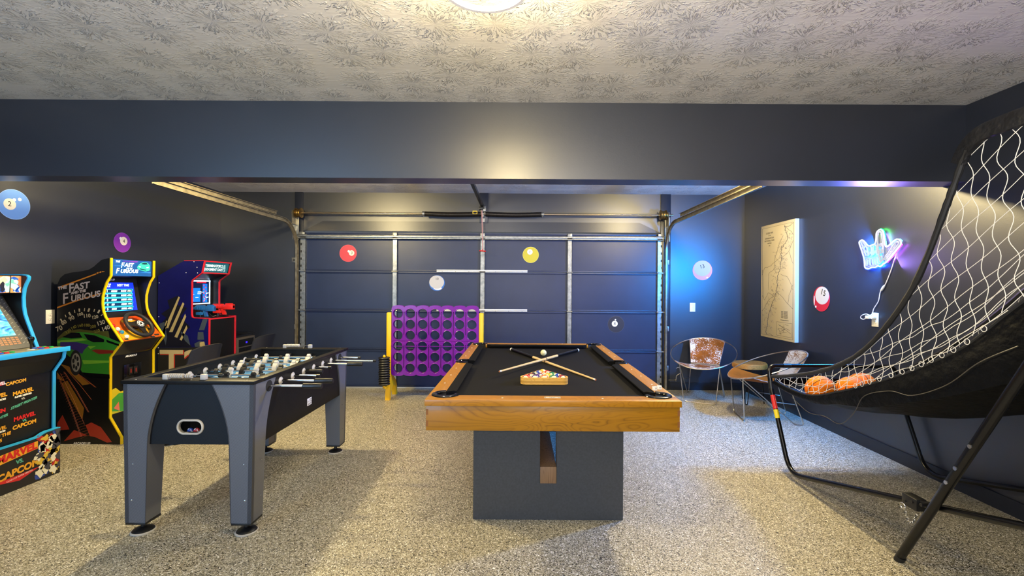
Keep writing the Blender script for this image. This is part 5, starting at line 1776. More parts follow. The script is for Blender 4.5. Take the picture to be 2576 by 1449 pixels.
# ------------------------------------------------------------------ pool table
TX0, TX1, TY0, TY1, TZ = -.497, .853, 2.385, 4.79, .797
BED = .759
root = thing('pool_table', (.178, 3.59, 0), 'golden wood pool table with black cloth on a grey slab pedestal', 'pool table')
M_BASE = noisy('gunmetal_base_paint', '#41454b', '#393c41', 90, .40, .25, 300, bdist=.002)
M_CLOTH = noisy('black_pool_cloth', '#060606', '#0b0a0a', 260, .95)
for m_ in (M_CLOTH,):
    m_.node_tree.nodes['Principled BSDF'].inputs['Specular IOR Level'].default_value = .15
M_CUSH = noisy('black_cushion_cloth', '#060606', '#0a0a09', 260, .95, spec=.12)
for y0, y1 in ((2.72, 2.80), (4.37, 4.45)):
    b = MB().poly([(x, y0, z) for x, z in ((-.272, 0), (.624, 0), (.624, .64), (.226, .64), (.226, .218), (.126, .218), (.126, .64), (-.272, .64))], (0, y1 - y0, 0))
    bmesh.ops.recalc_face_normals(b.bm, faces=b.bm.faces)
    b.build('pedestal_slab', M_BASE, root)
MB().box((.1275, 2.714, .219), (.2245, 4.456, .318), .002).build('stretcher_beam', M_BEAMWOOD, root)
b = MB()
b.box((TX0 + .006, TY0 + .014, .632), (TX1 - .006, TY0 + .040, .763), .001)
b.build('apron', M_WOOD, root)
MB().box((TX0 + .006, TY1 - .040, .632), (TX1 - .006, TY1 - .014, .763), .001).build('apron', M_WOOD, root)
M_WOODY = wood('golden_walnut_along', '#936408', '#845806', '#573805', 1.0, .34, 'Y')
MB().box((TX0 + .006, TY0 + .040, .632), (TX0 + .032, TY1 - .040, .763), .001).build('apron', M_WOODY, root)
MB().box((TX1 - .032, TY0 + .040, .632), (TX1 - .006, TY1 - .040, .763), .001).build('apron', M_WOODY, root)
b = MB()
for x in (TX0 + .0055, TX1 - .0175):
    for z in (.655, .715):
        MB().box((x, TY0 + .0135, z), (x + .012, TY0 + .0145, z + .03)).build('finger_joint', mat('joint_brown', '#7a4c20', .4), root)
MB().box((TX0 + .05, TY0 + .05, .655), (TX1 - .05, TY1 - .05, .70)).build('slate_frame', M_BLACKM, root)
MB().box((TX0 + .075, TY0 + .095, .70), (TX1 - .075, TY1 - .095, BED)).build('bed_cloth', M_CLOTH, root)
PK = [(-.405, 2.505), (.761, 2.505), (-.428, 3.60), (.784, 3.60), (-.405, 4.685), (.761, 4.685)]
cutters = []
for x, y in PK:
    cutters.append(MB().cyl((x, y, .60), (x, y, .9), .056, 32).build('cutter', M_BLACK))
rails = []
for a_, c_, m_ in (((TX0, TY0), (TX1, TY0 + .105), M_WOODTOP_X), ((TX0, TY1 - .105), (TX1, TY1), M_WOODTOP_X), ((TX0, TY0 + .105), (TX0 + .082, TY1 - .105), M_WOODTOP_Y), ((TX1 - .082, TY0 + .105), (TX1, TY1 - .105), M_WOODTOP_Y)):
    o = MB().box((a_[0], a_[1], .764), (c_[0], c_[1], TZ), .0015).build('rail', m_, root)
    boolean_cut(o, cutters)
    rails.append(o)
ob = [c for c in root.children if c.name.startswith('bed_cloth')][0]
boolean_cut(ob, cutters)
for c in cutters:
    bpy.data.objects.remove(c)


def cushion(p, q, inward, c0, c1):
    """p -> q along the rail edge, inward normal, c0/c1 mitre at the pocket ends"""
    p, q, i_ = Vector(p), Vector(q), Vector(inward)
    d = (q - p).normalized()
    prof = [(0, TZ - .001), (.040, TZ - .003), (.055, TZ - .008), (.054, TZ - .014), (.038, BED + .001), (0, BED + .001)]
    A = [p + i_ * a + d * (c0 * a) + Vector((0, 0, z)) for a, z in prof]
    B = [q + i_ * a - d * (c1 * a) + Vector((0, 0, z)) for a, z in prof]
    b = MB().loft([A, B])
    bmesh.ops.recalc_face_normals(b.bm, faces=b.bm.faces)
    b.build('cushion', M_CUSH, root, sharp=60)


xl, xr, yf, yb2 = TX0 + .082, TX1 - .082, TY0 + .105, TY1 - .105
cushion((xl, 2.575, 0), (xl, 3.538, 0), (1, 0, 0), .9, .25)
cushion((xl, 3.662, 0), (xl, 4.615, 0), (1, 0, 0), .25, .9)
cushion((xr, 2.575, 0), (xr, 3.538, 0), (-1, 0, 0), .9, .25)
cushion((xr, 3.662, 0), (xr, 4.615, 0), (-1, 0, 0), .25, .9)
cushion((-.335, yf, 0), (.691, yf, 0), (0, 1, 0), .9, .9)
cushion((-.335, yb2, 0), (.691, yb2, 0), (0, -1, 0), .9, .9)
for x, y in PK:
    sidep = abs(y - 3.6) < .1
    opn = Vector((.178 - x, 0 if sidep else 3.59 - y, 0))
    opn = opn.normalized() if sidep else Vector((1 if x < 0 else -1, 1 if y < 3 else -1, 0)).normalized()
    back = -opn
    span = R(105) if sidep else R(128)
    pk = MB().torus((x, y, TZ + .001), (0, 0, 1), .062, .0155, 36, 10, -span, span, u=back, sq=.55).build('pocket_casting', M_BLACKG, root)
    b = MB()
    n = 26
    L = [[(x + r * math.cos(2 * PI * q / n), y + r * math.sin(2 * PI * q / n), z) for r, z in ((.0555, .757), (.055, .72), (.046, .69), (.02, .675), (.002, .674))] for q in range(n)]
    b.loft(L, False, False, True)
    b.build('pocket_cup', M_BLACKM, pk)
    w_ = Vector((0, 0, 1)).cross(back)
    b = MB()
    b.loft([[Vector((x, y, 0)) + r * (back * math.cos(a) + w_ * math.sin(a)) + Vector((0, 0, z)) for r, z in ((.0545, .750), (.0545, TZ - .001), (.0565, TZ - .001), (.0565, .750))] for a in [-span + 2 * span * q / 24 for q in range(25)]])
    b.build('pocket_liner', M_BLACKM, pk)
b = MB()
for f in (.25, .5, .75):
    for y0, y1 in ((2.545, 3.56), (3.64, 4.64)):
        y = y0 + (y1 - y0) * f
        for x in (TX0 + .038, TX1 - .038):
            MB().lathe([(.0055, 0), (.0055, .0006), (0, .0007)], (x, y, TZ), (0, 0, 1), 12).build('diamond_sight', M_WHITE, root)
for x in (-.09, .446):
    for y in (TY0 + .05, TY1 - .05):
        MB().lathe([(.0055, 0), (.0055, .0006), (0, .0007)], (x, y, TZ), (0, 0, 1), 12).build('diamond_sight', M_WHITE, root)
pl = MB().box((.135, TY0 + .052, TZ), (.222, TY0 + .078, TZ + .0012)).build('name_plate', mat('worn_nickel_plate', '#c2b8a2', .5, .3), root)
b = MB()
for x0, x1, dy in ((.138, .143, .006), (.138, .143, -.004), (.160, .165, .002), (.167, .178, -.001), (.180, .186, -.001), (.188, .194, .002), (.211, .216, 0), (.217, .220, -.005)):
    b.box((x0, TY0 + .063 + dy, TZ + .0011), (x1, TY0 + .067 + dy, TZ + .0015))
b.build('plate_engraving', M_TEXTBK, pl, kind='stuff')
for nm, loc, rz, lab in (('l', (.786, 2.64), .3, 'left of two grey chalk cubes on the right rail'), ('r', (.820, 2.665), .1, 'right of two grey chalk cubes on the right rail')):
    ch = thing('chalk_cube', (loc[0], loc[1], TZ), lab, 'chalk', 'chalk cubes on the pool table rail', rz)
    MB().box((-.011, -.011, 0), (.011, .011, .021), .001).build('paper_wrap', M_WHITE, ch, local=True)
    MB().lathe([(.0095, .0205), (.0085, .0215), (.004, .0205)], (0, 0, 0), (0, 0, 1), 14).build('chalk_face', mat('chalk_grey', '#7c8074', .9), ch, local=True)
    MB().box((-.006, -.0113, .009), (.006, -.0110, .012)).box((-.009, -.0113, .016), (.009, -.0110, .017)).build('wrap_print', mat('wrap_print_grey', '#6a6258', .7), ch, local=True, kind='stuff')


def cue(p, q, label):
    p, q = Vector(p), Vector(q)
    d = q - p
    L = d.length
    d.normalize()
    root = thing('pool_cue', p, label, 'cue', 'crossed cues on the pool table')

    def r(f):
        return .0062 + (.0145 - .0062) * f
    MB().cyl(p + d * .022, p + d * L * .50, r(.015), 14, r(.5)).build('shaft', M_MAPLE, root)
    MB().cyl(p + d * .004, p + d * .022, .0061, 14, r(.015)).build('ferrule', M_WHITE, root)
    MB().lathe([(.0055, 0), (.006, .004), (.0061, .0045)], p, d, 14).build('tip', mat('leather_tip', '#b06a3c', .8), root)
    MB().cyl(p + d * L * .50, p + d * L * .508, r(.5) + .0003, 14, r(.5) + .0003).build('joint_collar', M_BLACKG, root)
    b = MB().cyl(p + d * L * .508, p + d * L * .70, r(.508), 14, r(.70))
    b.build('forearm', M_MAPLE, root)
    MB().cyl(p + d * L * .66, p + d * L * .985, r(.68), 14, r(.985)).build('grip', M_BLACKG, root)
    MB().cyl(p + d * L * .985, p + d * L, r(.99), 14, r(.97)).build('butt_ring', M_WHITE, root)


cue((.516, 3.072, BED + .0067), (-.082, 4.477, BED + .0150), 'pool cue with tip at right, lying under the other cue')
cue((-.138, 3.124, BED + .0492), (.571, 4.451, BED + .0150), 'pool cue with tip at left, resting across the other cue')

# balls
BR = .0286
BCOL = {1: '#e0a818', 2: '#1c3ca0', 3: '#c02420', 4: '#3c2070', 5: '#d86018', 6: '#12683c', 7: '#7c1c20', 8: '#121214'}


def ball(n, x, y, where, tilt, grp='balls racked on the pool table'):
    base = BCOL[n if n < 9 else n - 8] if n else '#d8cf9c'
    mb_ = mat('ball_%d' % (n if n < 9 else n - 8) if n else 'cue_ball', base, .12, coat=.5)
    mc = mat('ball_cream', '#e2d9b4', .12, coat=.5)
    b = MB().sphere((0, 0, 0), BR, 24, 16)
    if n > 8:
        for f in b.bm.faces:
            if abs(f.calc_center_median().z) > BR * .68:
                f.material_index = 1
    word = {1: 'yellow solid', 2: 'blue solid', 3: 'red solid', 4: 'purple solid', 5: 'orange solid', 6: 'green solid', 7: 'maroon solid', 8: 'black', 9: 'yellow striped', 10: 'blue striped', 11: 'red striped', 12: 'purple striped', 13: 'orange striped', 14: 'green striped', 15: 'maroon striped'}.get(n, '')
    lab = word + ' pool ball number %d, %s' % (n, where) if n else 'cream cue ball on the black cloth behind the crossed cues'
    o = b.build('pool_ball' if n else 'cue_ball', [mb_, mc], label=lab, cat='ball', group=grp)
    o.location = (x, y, BED + BR + .0003)
    o.rotation_euler = tilt
    if n:
        # number spot: a shallow cap on local +X
        b = MB()
        rr_ = BR * 1.006
        b.loft([[Vector((rr_ * math.cos(a), rr_ * math.sin(a) * math.cos(2 * PI * q / 18), rr_ * math.sin(a) * math.sin(2 * PI * q / 18))) for a in (.001, .18, .36)] for q in range(18)], False, False, True)
        sp = b.build('number_spot', mc, o, local=True)
        MB().text(str(n), .0125 if n < 10 else .0105, (rr_, 0, 0), (0, 1, 0), (0, 0, 1), bold=.0002, ext=.0002, lift=.0004).build('numeral', M_TEXTBK, sp, local=True)
    return o


ball(0, .219, 4.160, '', (0, 0, 0), None)
order = [[11, 12, 13, 14, 15], [7, 4, 9, 10], [8, 5, 6], [2, 3], [1]]
rowname = ['front row of the rack', 'second row of the rack', 'middle row of the rack', 'fourth row of the rack', 'far tip of the rack']
posname = {5: ['left end', 'second from left', 'middle', 'second from right', 'right end'], 4: ['left end', 'second from left', 'second from right', 'right end'], 3: ['left', 'middle', 'right'], 2: ['left', 'right'], 1: ['alone']}
RXC, RYF = .163, 2.985
for r_, row in enumerate(order):
    n = len(row)
    for i, nb in enumerate(row):
        x = RXC + (i - (n - 1) / 2) * .0576
        y = RYF + r_ * .0499
        if nb > 8 and r_ == 0:
            tl = (R(80), 0, R(10 * (i - 2)))
        elif nb in (4, 10, 7):
            tl = (R(8 * i - 10), R(-40), R(-80 + 12 * i))
        else:
            tl = (R(40 * i - 20), R(-55 + 11 * i), R(-60 - 25 * i))
        ball(nb, x, y, posname[n][i] + ' of the ' + rowname[r_] if n > 1 else 'at the ' + rowname[r_], tl)
# triangle rack
b = MB()
hx, yb_, yt = .128 + .036, RYF - BR - .001, RYF + 4 * .0499 + BR
corn = [(RXC - .1632, 2.955), (RXC + .1632, 2.955), (RXC, 3.238)]


def inset_tri(off, rad):
    """rounded triangle around the ball triangle; off = distance from the ball-centre triangle"""
    cs = [Vector((RXC - 2 * .0576, RYF)), Vector((RXC + 2 * .0576, RYF)), Vector((RXC, RYF + 4 * .0499))]
    out = []
    for i in range(3):
        c = cs[i]
        a = cs[i - 1]
        n_ = cs[(i + 1) % 3]
        d0 = (c - a).normalized()
        d1 = (n_ - c).normalized()
        n0 = Vector((d0.y, -d0.x))
        n1 = Vector((d1.y, -d1.x))
        a0 = math.atan2(n0.y, n0.x)
        a1 = math.atan2(n1.y, n1.x)
        while a1 < a0:
            a1 += 2 * PI
        for k in range(7):
            t_ = a0 + (a1 - a0) * k / 6
            out.append(c + off * Vector((math.cos(t_), math.sin(t_))))
    return out


rack = thing('ball_rack', (RXC, 3.06, BED), 'pale wooden triangle rack around the coloured balls', 'rack')
oi, oo = inset_tri(BR + .0012, 0), inset_tri(BR + .0125, 0)
for z0, z1, m_ in ((0, .011, M_RACKWOOD), (.0114, .022, mat('rack_dark_ply', '#b98a3a', .35)), (.0224, .033, M_RACKWOOD), (.0334, .044, M_RACKWOOD)):
    b = MB()
    b.loft([[Vector((pi.x, pi.y, BED + z0)), Vector((po.x, po.y, BED + z0)), Vector((po.x, po.y, BED + z1)), Vector((pi.x, pi.y, BED + z1))] for pi, po in zip(oi, oo)], False, True, True)
    b.build('ply_layer', m_, rack)

# ------------------------------------------------------------------ hide sling chairs


def hide_mat(name, brown1, brown2, white, amount):
    m = mat(name, brown1, .65, spec=.2)
    t = NT(m)
    v = t.obj((1, 1, 1))
    a = t.n('ShaderNodeTexNoise', i_Scale=5.0, i_Detail=2)
    t.l(v, a.inputs['Vector'])
    f = t.n('ShaderNodeTexNoise', i_Scale=60.0, i_Detail=4, i_Distortion=.6)
    t.l(t.obj((1, 1, 2.2)), f.inputs['Vector'])
    mixv = t.math('ADD', t.math('MULTIPLY', a.outputs[0], .55), t.math('MULTIPLY', f.outputs[0], .5))
    br = t.n('ShaderNodeTexNoise', i_Scale=9.0, i_Detail=3)
    t.l(v, br.inputs['Vector'])
    base = t.ramp(br.outputs[0], [(.3, brown1), (.7, brown2)])
    mm = t.n('ShaderNodeMix', data_type='RGBA')
    t.l(t.ramp(mixv, [(amount - .015, '#000000'), (amount + .015, '#ffffff')]), mm.inputs[0])
    t.l(base, mm.inputs[6])
    mm.inputs[7].default_value = hexc(white)
    t.l(mm.outputs[2], t.b.inputs['Base Color'])
    return m


M_HIDE_A = hide_mat('brown_hide_white_flecks', '#8a4a08', '#6a3806', '#d0c8ba', .555)
M_HIDE_B = hide_mat('white_hide_brown_flecks', '#7a4c20', '#5c3814', '#b5a184', .46)
M_HIDE_PLAIN = noisy('tan_leather', '#8c4c0c', '#78400a', 10, .6, spec=.2)
M_EDGE = noisy('hide_edge', '#a08878', '#7a5a44', 40, .7)


def hide_chair(c, f, backm, seatm, label):
    """c: floor centre, f: facing direction (xy). Round tilted hoop with leather slings."""
    root = thing('hide_hoop_chair', (c[0], c[1], 0), label, 'chair', 'hide hoop chairs in the corner')
    f = Vector((f[0], f[1], 0)).normalized()
    s = Vector((-f.y, f.x, 0))
    C = Vector((c[0], c[1], .575))
    RR = .385
    ax_f = (f * .37 + Vector((0, 0, -.148)))  # centre to the front of the hoop

    def hoop(a):  # a = 0 front, pi back, measured towards +s
        return C + ax_f * math.cos(a) + s * RR * math.sin(a)
    MB().tube([hoop(2 * PI * k / 56) for k in range(56)], .0062, 8, True).build('hoop', M_NICKEL, root)
    # seat bar and frame
    bl = C - f * .155 + Vector((0, 0, -.165))
    bar0, bar1 = bl - s * .17, bl + s * .17
    MB().tube([bar0, bar1], .0055, 8).build('seat_bar', M_NICKEL, root)
    aF = R(36)
    fl, fr = hoop(aF), hoop(-aF)
    for nm in (0,):
        p1 = Vector((fl.x, fl.y, .0062)) - f * .03 - s * .045
        p2 = Vector((fr.x, fr.y, .0062)) - f * .03 + s * .045
        MB().tube(fillet([fl, p1, p2, fr], .05, 5), .006, 8).build('front_leg', M_NICKEL, root)
    for e, hp, br in ((1, fl, bar1), (-1, fr, bar0)):
        g = Vector((br.x, br.y, 0)) - f * .10 + s * (e * .05)
        g.z = .0062
        MB().tube(fillet([hp - Vector((0, 0, .004)), g + f * .055, g - f * .03, br], .035, 6), .0055, 8).build('rear_leg', M_NICKEL, root)
        mid = (hp + g) / 2
        q = (br + g) / 2
        MB().tube([mid, q], .0045, 6).build('brace', M_NICKEL, root)
    # back sling: from the rear of the hoop down to the seat bar
    A = R(34)

    def sling(name, top, bot, m, sag, tdir):
        n, k_ = 13, 9
        rows_ = []
        for j in range(k_):
            v = j / (k_ - 1)
            row = []
            for i in range(n):
                u = i / (n - 1)
                p = top(u) * (1 - v) + bot(u) * v
                p = p + tdir * (sag * math.sin(PI * v) * (.6 + .4 * math.sin(PI * u)))
                row.append(p)
            rows_.append(row)
        b = MB()
        V = [[b.bm.verts.new(p) for p in r] for r in rows_]
        for j in range(k_ - 1):
            for i in range(n - 1):
                b._f([V[j][i], V[j][i + 1], V[j + 1][i + 1], V[j + 1][i]])
        bmesh.ops.recalc_face_normals(b.bm, faces=b.bm.faces)
        bmesh.ops.solidify(b.bm, geom=list(b.bm.faces), thickness=.006)
        o = b.build(name, m, root, sharp=60)
        rim = [rows_[0][i] for i in range(n)] + [r[-1] for r in rows_[1:]] + [rows_[-1][i] for i in range(n - 2, -1, -1)] + [r[0] for r in rows_[-2:0:-1]]
        MB().tube(rim, .005, 6, True).build('stitched_edge', M_EDGE, o)
        return o
    sling('back_sling', lambda u: hoop(PI + A * (1 - 2 * u)) + Vector((0, 0, .004)) - f * .004, lambda u: bar1 * u * 1.0 + bar0 * (1 - u) + Vector((0, 0, .012)), backm, .02, -f)
    B = R(50)
    sling('seat_sling', lambda u: hoop(B * (1 - 2 * u)) + Vector((0, 0, .004)), lambda u: bar0 * u + bar1 * (1 - u) + Vector((0, 0, -.012)) + f * .01, seatm, -.02, Vector((0, 0, 1)))
    return root


hide_chair((2.30, 5.70), (-.5, -.86), M_HIDE_A, M_HIDE_A, 'hide hoop chair with brown back flecked white, before the blue end wall')
hide_chair((2.635, 4.86), (-.985, .17), M_HIDE_B, M_HIDE_PLAIN, 'hide hoop chair with pale spotted back and tan seat under the map')

# log slice side table
root = thing('log_slice_table', (2.78, 5.53, 0), 'small round log slice side table on black hairpin legs', 'side table')
b = MB()
rng2 = random.Random(3)
offs = [1 + .035 * math.sin(2 * a + .6) + .02 * math.sin(5 * a) + .012 * math.sin(9 * a + 1) for a in [2 * PI * q / 48 for q in range(48)]]
b.loft([[(2.80 + r * offs[q] * math.cos(2 * PI * q / 48), 5.53 + r * offs[q] * math.sin(2 * PI * q / 48), z) for q in range(48)] for r, z in ((.185, .425), (.193, .430), (.196, .455), (.193, .480), (.186, .487))])
b.build('top', M_SLAB, root)
b = MB()
for r in (.05, .09, .125, .155):
    b.torus((2.795, 5.535, .4868), (0, 0, 1), r, .003, 36, 4, sq=.25)
b.build('growth_ring', mat('ring_brown', '#7a4c24', .55), root)
for a in (R(230), R(330), R(90)):
    d = Vector((math.cos(a), math.sin(a), 0))
    p = Vector((-d.y, d.x, 0))
    t0 = Vector((2.80, 5.53, .425)) + d * .12
    g = Vector((2.80, 5.53, .005)) + d * .155
    MB().tube(fillet([t0 + p * .045, g + p * .012, g - p * .012, t0 - p * .045], .012, 4), .0055, 8).build('hairpin_leg', M_BLKMETAL, root)

# ------------------------------------------------------------------ basketball shooting machine
root = thing('basketball_machine', (2.5, 3.0, 0), 'black folding basketball shooting machine with white net and cloth ramp', 'arcade game')
BX0, BX1 = 1.985, 2.985
TR_ = .0165
for xs, nm in ((BX0, 'near'), (BX1, 'far')):
    pts = fillet([(xs, 3.585, .60), (xs, 3.335, .030), (xs, 1.0, .685)], .14, 7)
    MB().tube(pts, TR_, 12).build('leg_rail', M_BLKMETAL, root)
    MB().tube([(xs, 3.585, .60), (xs, 3.60, .66)], TR_ + .0015, 12).build('joint_sleeve', M_BLACK, root)
    # diagonal rear leg
    xo = xs - .034 if nm == 'near' else xs - .036
    dl = MB().tube([(xo, 2.335, .006), (xo, 1.25, 2.02)], .020, 12).build('rear_leg', M_BLKMETAL, root)
    MB().tube([(xo, 2.335, .0), (xo, 2.318, .03)], .0215, 12).build('foot_cap', M_RUBBER, dl)
    b = MB()
    for z in (.72, .60, .52):
        y = 2.335 - (z - .006) * (1.085 / 2.014)
        b.cyl((xo - .022, y, z), (xo - .018, y, z), .009, 12)
    b.build('bolt', M_CHROME, dl)
    MB().cyl((xs - .05, 2.19, .355), (xs + .02, 2.19, .355), .009, 10).build('pivot_bolt', M_BLACK, root)
    b = MB().box((xs - .026, 2.24, .295), (xs + .026, 2.33, .355), .006)
    b.cyl((xs - .032, 2.265, .335), (xs - .026, 2.265, .335), .008, 10).cyl((xs - .032, 2.305, .32), (xs - .026, 2.305, .32), .006, 10)
    lk = b.build('hinge_lock', M_BLACK, root)
    if nm == 'near':
        b = MB()
        b.torus((xs - .034, 2.31, .292), (1, 0, .2), .016, .0032, 18, 6)
        for k in range(12):
            f = k / 11
            b.torus((xs - .036, 2.30 - .07 * f, .285 - .055 * math.sin(PI * f)), (1, 0, 0) if k % 2 else (0, .6, .8), .006, .002, 10, 5)
        b.build('locking_pin_chain', M_CHROME, lk)
# front crossbar at the players' end
pts = fillet([(BX0, 3.60, .655), (BX0, 3.625, .775), (BX1, 3.625, .775), (BX1, 3.60, .655)], .09, 7)
MB().tube(pts, TR_, 12).build('front_crossbar', M_BLKMETAL, root)
for x in (2.10, 2.50):
    MB().tube([(x, 3.625, .775), (x + .06, 3.625, .775)], TR_ + .002, 12).build('joint_sleeve', M_BLACK, root)
# warning stickers on the front left leg
d = Vector((0, 3.335 - 3.585, .03 - .60)).normalized()
p0 = Vector((BX0, 3.585, .60))
MB().tube([p0 + d * .05, p0 + d * .155], TR_ + .0012, 12).build('red_sticker', mat('sticker_red', '#c01818', .4), root)
MB().tube([p0 + d * .160, p0 + d * .225], TR_ + .0012, 12).build('yellow_sticker', mat('sticker_yellow', '#d8c020', .4), root)
MB().text('CAUTION', .020, p0 + d * .10 + Vector((0, -(TR_ + .0014), 0)), -d, (1, 0, 0), ext=.0002).build('sticker_lettering', M_WHITE, root)

# cloth ramp
top = [(3.56, .668), (3.40, .652), (3.18, .650), (3.0, .690), (2.86, .742), (2.74, .787), (2.586, .852), (2.365, .951), (2.20, 1.04), (2.024, 1.149), (1.79, 1.36), (1.55, 1.52), (1.30, 1.64)]
bot = [(3.56, .640), (3.40, .618), (3.18, .610), (3.0, .630), (2.86, .668), (2.74, .688), (2.586, .720), (2.365, .800), (2.20, .862), (2.024, .935), (1.79, 1.040), (1.55, 1.13), (1.30, 1.22)]
M_CLOTHB = noisy('black_nylon_cloth', '#030407', '#06070a', 14, .55, .6, 18, bdist=.02, spec=.12)


def strip(name, A, B, m, thick=.003, n=4, bulge=(0, 0, 0)):
    b = MB()
    bu = Vector(bulge)
    rows_ = [[Vector(a).lerp(Vector(c), k / n) + bu * math.sin(PI * k / n) for k in range(n + 1)] for a, c in zip(A, B)]
    V = [[b.bm.verts.new(p) for p in r] for r in rows_]
    for i in range(len(V) - 1):
        for k in range(n):
            b._f([V[i][k], V[i + 1][k], V[i + 1][k + 1], V[i][k + 1]])
    bmesh.ops.recalc_face_normals(b.bm, faces=b.bm.faces)
    bmesh.ops.solidify(b.bm, geom=list(b.bm.faces), thickness=thick)
    return b.build(name, m, root, sharp=70)


tops, bots = bez([(0, y, z) for y, z in top], 3), bez([(0, y, z) for y, z in bot], 3)
xin = .012
rip = [.006 * math.sin(i * 1.7) for i in range(len(tops))]
strip('side_cloth', [(BX0 + xin, p.y, p.z) for p in tops], [(BX0 + xin, p.y, p.z) for p in bots], M_CLOTHB, bulge=(-.015, 0, 0))
strip('side_cloth', [(BX1 - xin, p.y, p.z) for p in tops], [(BX1 - xin, p.y, p.z) for p in bots], M_CLOTHB, bulge=(.01, 0, 0))
sagz = [-.06 if 2.9 < p.y < 3.55 else -.03 for p in bots]
strip('ramp_cloth', [(BX0 + xin, p.y, p.z + .002) for p in bots], [(BX1 - xin, p.y, p.z + .002) for p in bots], M_CLOTHB, n=8, bulge=(0, 0, -.065))
strip('end_cloth', [(BX0 + xin, 3.56, .69), (BX0 + xin, 3.565, .64)], [(BX1 - xin, 3.56, .69), (BX1 - xin, 3.565, .64)], M_CLOTHB, n=6)
MB().tube([(BX0 + xin, p.y, p.z) for p in tops], .008, 6).build('cloth_hem', M_BLACKM, root)
MB().tube([(BX1 - xin, p.y, p.z) for p in tops], .008, 6).build('cloth_hem', M_BLACKM, root)

# straps bounding the side nets
nst = [(3.57, .70), (3.40, .735), (3.15, .80), (2.90, .885), (2.72, .975), (2.57, 1.085), (2.42, 1.24), (2.30, 1.40), (2.215, 1.56), (2.13, 1.76), (2.08, 1.88), (2.035, 1.985), (1.985, 2.04), (1.79, 2.055), (1.30, 2.06)]
fst = [(3.57, .74), (3.30, .90), (3.0, 1.11), (2.70, 1.38), (2.45, 1.62), (2.2, 1.86), (2.02, 2.02), (1.79, 2.05), (1.30, 2.06)]
SA = bez([(BX0, y, z) for y, z in nst], 5)
FA = bez([(BX1, y, z) for y, z in fst], 5)
rng3 = random.Random(11)
i0 = next(i for i, p in enumerate(SA) if p.z > 2.0)
MB().tube(SA[:i0 + 1], [.012 + .004 * rng3.random() for _ in SA[:i0 + 1]], 10).build('net_strap', M_BLACKM, root)
MB().tube(FA, [.012 + .004 * rng3.random() for _ in FA], 7).build('net_strap', M_BLACKM, root)
# upper frame sleeve
M_SLEEVE = noisy('black_sleeve_cloth', '#0c0c0e', '#161619', 20, .5, .8, 14, bdist=.03)
for xs in (BX0, BX1):
    b = MB()
    pts = [(xs, 2.05, 1.955), (xs, 2.02, 2.01), (xs, 1.97, 2.045), (xs, 1.90, 2.055), (xs, 1.79, 2.06), (xs, 1.6, 2.06), (xs, 1.30, 2.06)]
    P_ = bez(pts, 4)
    b.sweep(P_, (1, 0, 0), [(-.014, -.012), (-.018, 0), (-.014, .012), (.05, .006), (.058, 0), (.05, -.006)])
    b.build('top_sleeve', M_SLEEVE, root, sharp=60)
MB().tube([(BX0, 1.30, 2.06), (BX1, 1.30, 2.06)], .02, 10).build('top_crossbar', M_BLKMETAL, root)
MB().tube([(BX0 + xin, 1.30, 1.22), (BX1 - xin, 1.30, 1.22)], .016, 10).build('ramp_crossbar', M_BLKMETAL, root)


def inside(poly, y, z):
    c = False
    n = len(poly)
    for i in range(n):
        y0, z0 = poly[i]
        y1, z1 = poly[(i + 1) % n]
        if (z0 > z) != (z1 > z) and y < (y1 - y0) * (z - z0) / (z1 - z0) + y0:
            c = not c
    return c


def net(name, x, upper, lower, sag, seed, r=.0015, pitch=.080):
    poly = [(p.y, p.z) for p in upper] + [(p.y, p.z) for p in reversed(lower)]
    rg = random.Random(seed)
    b = MB()
    K1 = Vector((-.80, .60)).normalized()  # taut ropes, up and towards the hoop
    n1 = Vector((-K1.y, K1.x))
    zig = Vector((.16, 1.0)).normalized()  # slack strands, near vertical
    nz_ = Vector((-zig.y, zig.x))

    def emit(pts):
        run = []
        for p in pts:
            if inside(poly, p[0], p[1]):
                run.append((x + sag * math.sin(p[0] * 2.1 + p[1] * 1.4), p[0], p[1]))
            else:
                if len(run) > 1:
                    b.tube(run, r, 5)
                run = []
        if len(run) > 1:
            b.tube(run, r, 5)
    o = Vector((2.4, 1.2))
    for k in range(-26, 27):
        ph = rg.random() * 6
        base = o + n1 * (k * pitch)
        pts = []
        for q in range(-110, 111):
            s_ = q * .022
            w_ = .004 * math.sin(s_ * 14 + ph)
            p = base + K1 * s_ + n1 * w_
            pts.append((p.x, p.y))
        emit(pts)
    for k in range(-26, 27):
        ph = k * 1.3 + rg.random() * .6
        base = o + nz_ * (k * pitch * .82)
        am = .010 + .006 * rg.random()
        pts = []
        for q in range(-110, 111):
            s_ = q * .018
            p = base + zig * s_ + nz_ * (am * math.sin(s_ * 2 * PI / .17 + ph))
            # strands lean with the sweep of the strap as they drop
            lean = .10 * max(0, 1.5 - (base.y + s_)) ** 1.5
            pts.append((p.x + lean - .03, p.y))
        emit(pts)
    return b.build(name, mat('white_net_cord', '#e4ddd0', .7), root, kind='stuff')


net('side_net', BX0 + .004, SA, tops, .012, 5)
net('side_net', BX1 - .006, FA, tops, .010, 9, r=.0015)
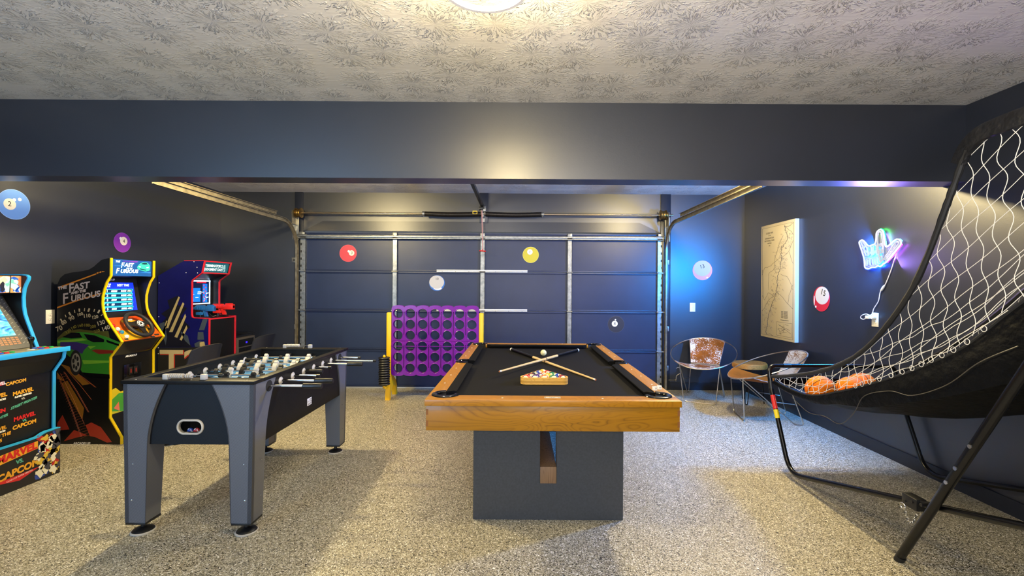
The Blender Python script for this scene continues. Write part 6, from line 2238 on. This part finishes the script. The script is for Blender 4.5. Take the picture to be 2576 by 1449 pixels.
# ropes running along the hem of the near net
b = MB()
for o_, ph in ((.022, 0), (.060, 1.3), (.066, 2.9), (.115, 2.1), (.175, .7)):
    ln = []
    for i, p in enumerate(tops):
        q = Vector((BX0 + .006, p.y, p.z + o_ + .006 * math.sin(i * 1.9 + ph)))
        if inside([(a.y, a.z) for a in SA] + [(a.y, a.z) for a in reversed(tops)], q.y, q.z):
            ln.append(q)
    b.tube(bez(ln, 3), .0015, 5)
for i in range(4, len(tops) - 8):
    p = tops[i]
    if p.y > 2.72:
        continue
    b.torus((BX0 + .004, p.y, p.z + .012), (1, 0, 0), .013, .0014, 14, 5)
b.build('net_hem_rope', mat('white_net_cord', '#e4ddd0', .7), root, kind='stuff')
# loose elastic cord below the ramp cloth
b = MB()
b.tube(bez([(BX0 - .006, 3.30, .60), (BX0 - .004, 3.12, .545), (BX0 - .006, 2.95, .565), (BX0 - .012, 2.80, .56), (BX0 - .014, 2.68, .66), (BX0 - .014, 2.60, .78), (BX0 - .016, 2.42, .85), (BX0 - .016, 2.28, .86), (BX0 - .016, 2.10, .95), (BX0 - .016, 1.95, 1.08), (BX0 - .014, 1.80, 1.17)], 6), .0022, 5)
b.build('elastic_cord', mat('dull_elastic', '#3c3832', .35), root)

# basketballs


def basketball(x, y, z, rz, label):
    th = thing('basketball', (x, y, z), label, 'basketball', 'basketballs on the cloth ramp')
    r = .100
    m = noisy('orange_basketball', '#f27a00', '#e46c00', 30, .7, .3, 260, bdist=.002, spec=.15)
    MB().sphere((0, 0, 0), r, 32, 20).build('cover', m, th, local=True)
    b = MB()
    for ax in ((1, 0, 0), (0, 1, 0)):
        b.torus((0, 0, 0), ax, r * .998, .0022, 48, 5)
    for sg in (-1, 1):
        pts = []
        for k in range(48):
            a = 2 * PI * k / 48
            v = Vector((.62 * math.cos(a), sg * (.60 + .22 * math.cos(a) ** 2), .78 * math.sin(a)))
            pts.append(v.normalized() * r * .998)
        b.tube(pts, .0022, 5, True)
    b.build('seam', M_BLACKM, th, local=True)
    th.rotation_euler = (.5, .3, rz)
    return th


basketball(2.185, 3.30, .657, .3, 'orange basketball at the left, nearest the ramp end')
basketball(2.415, 3.31, .652, 1.6, 'orange basketball in the middle of the three on the ramp')
basketball(2.59, 3.44, .655, 2.4, 'orange basketball at the back right on the ramp')
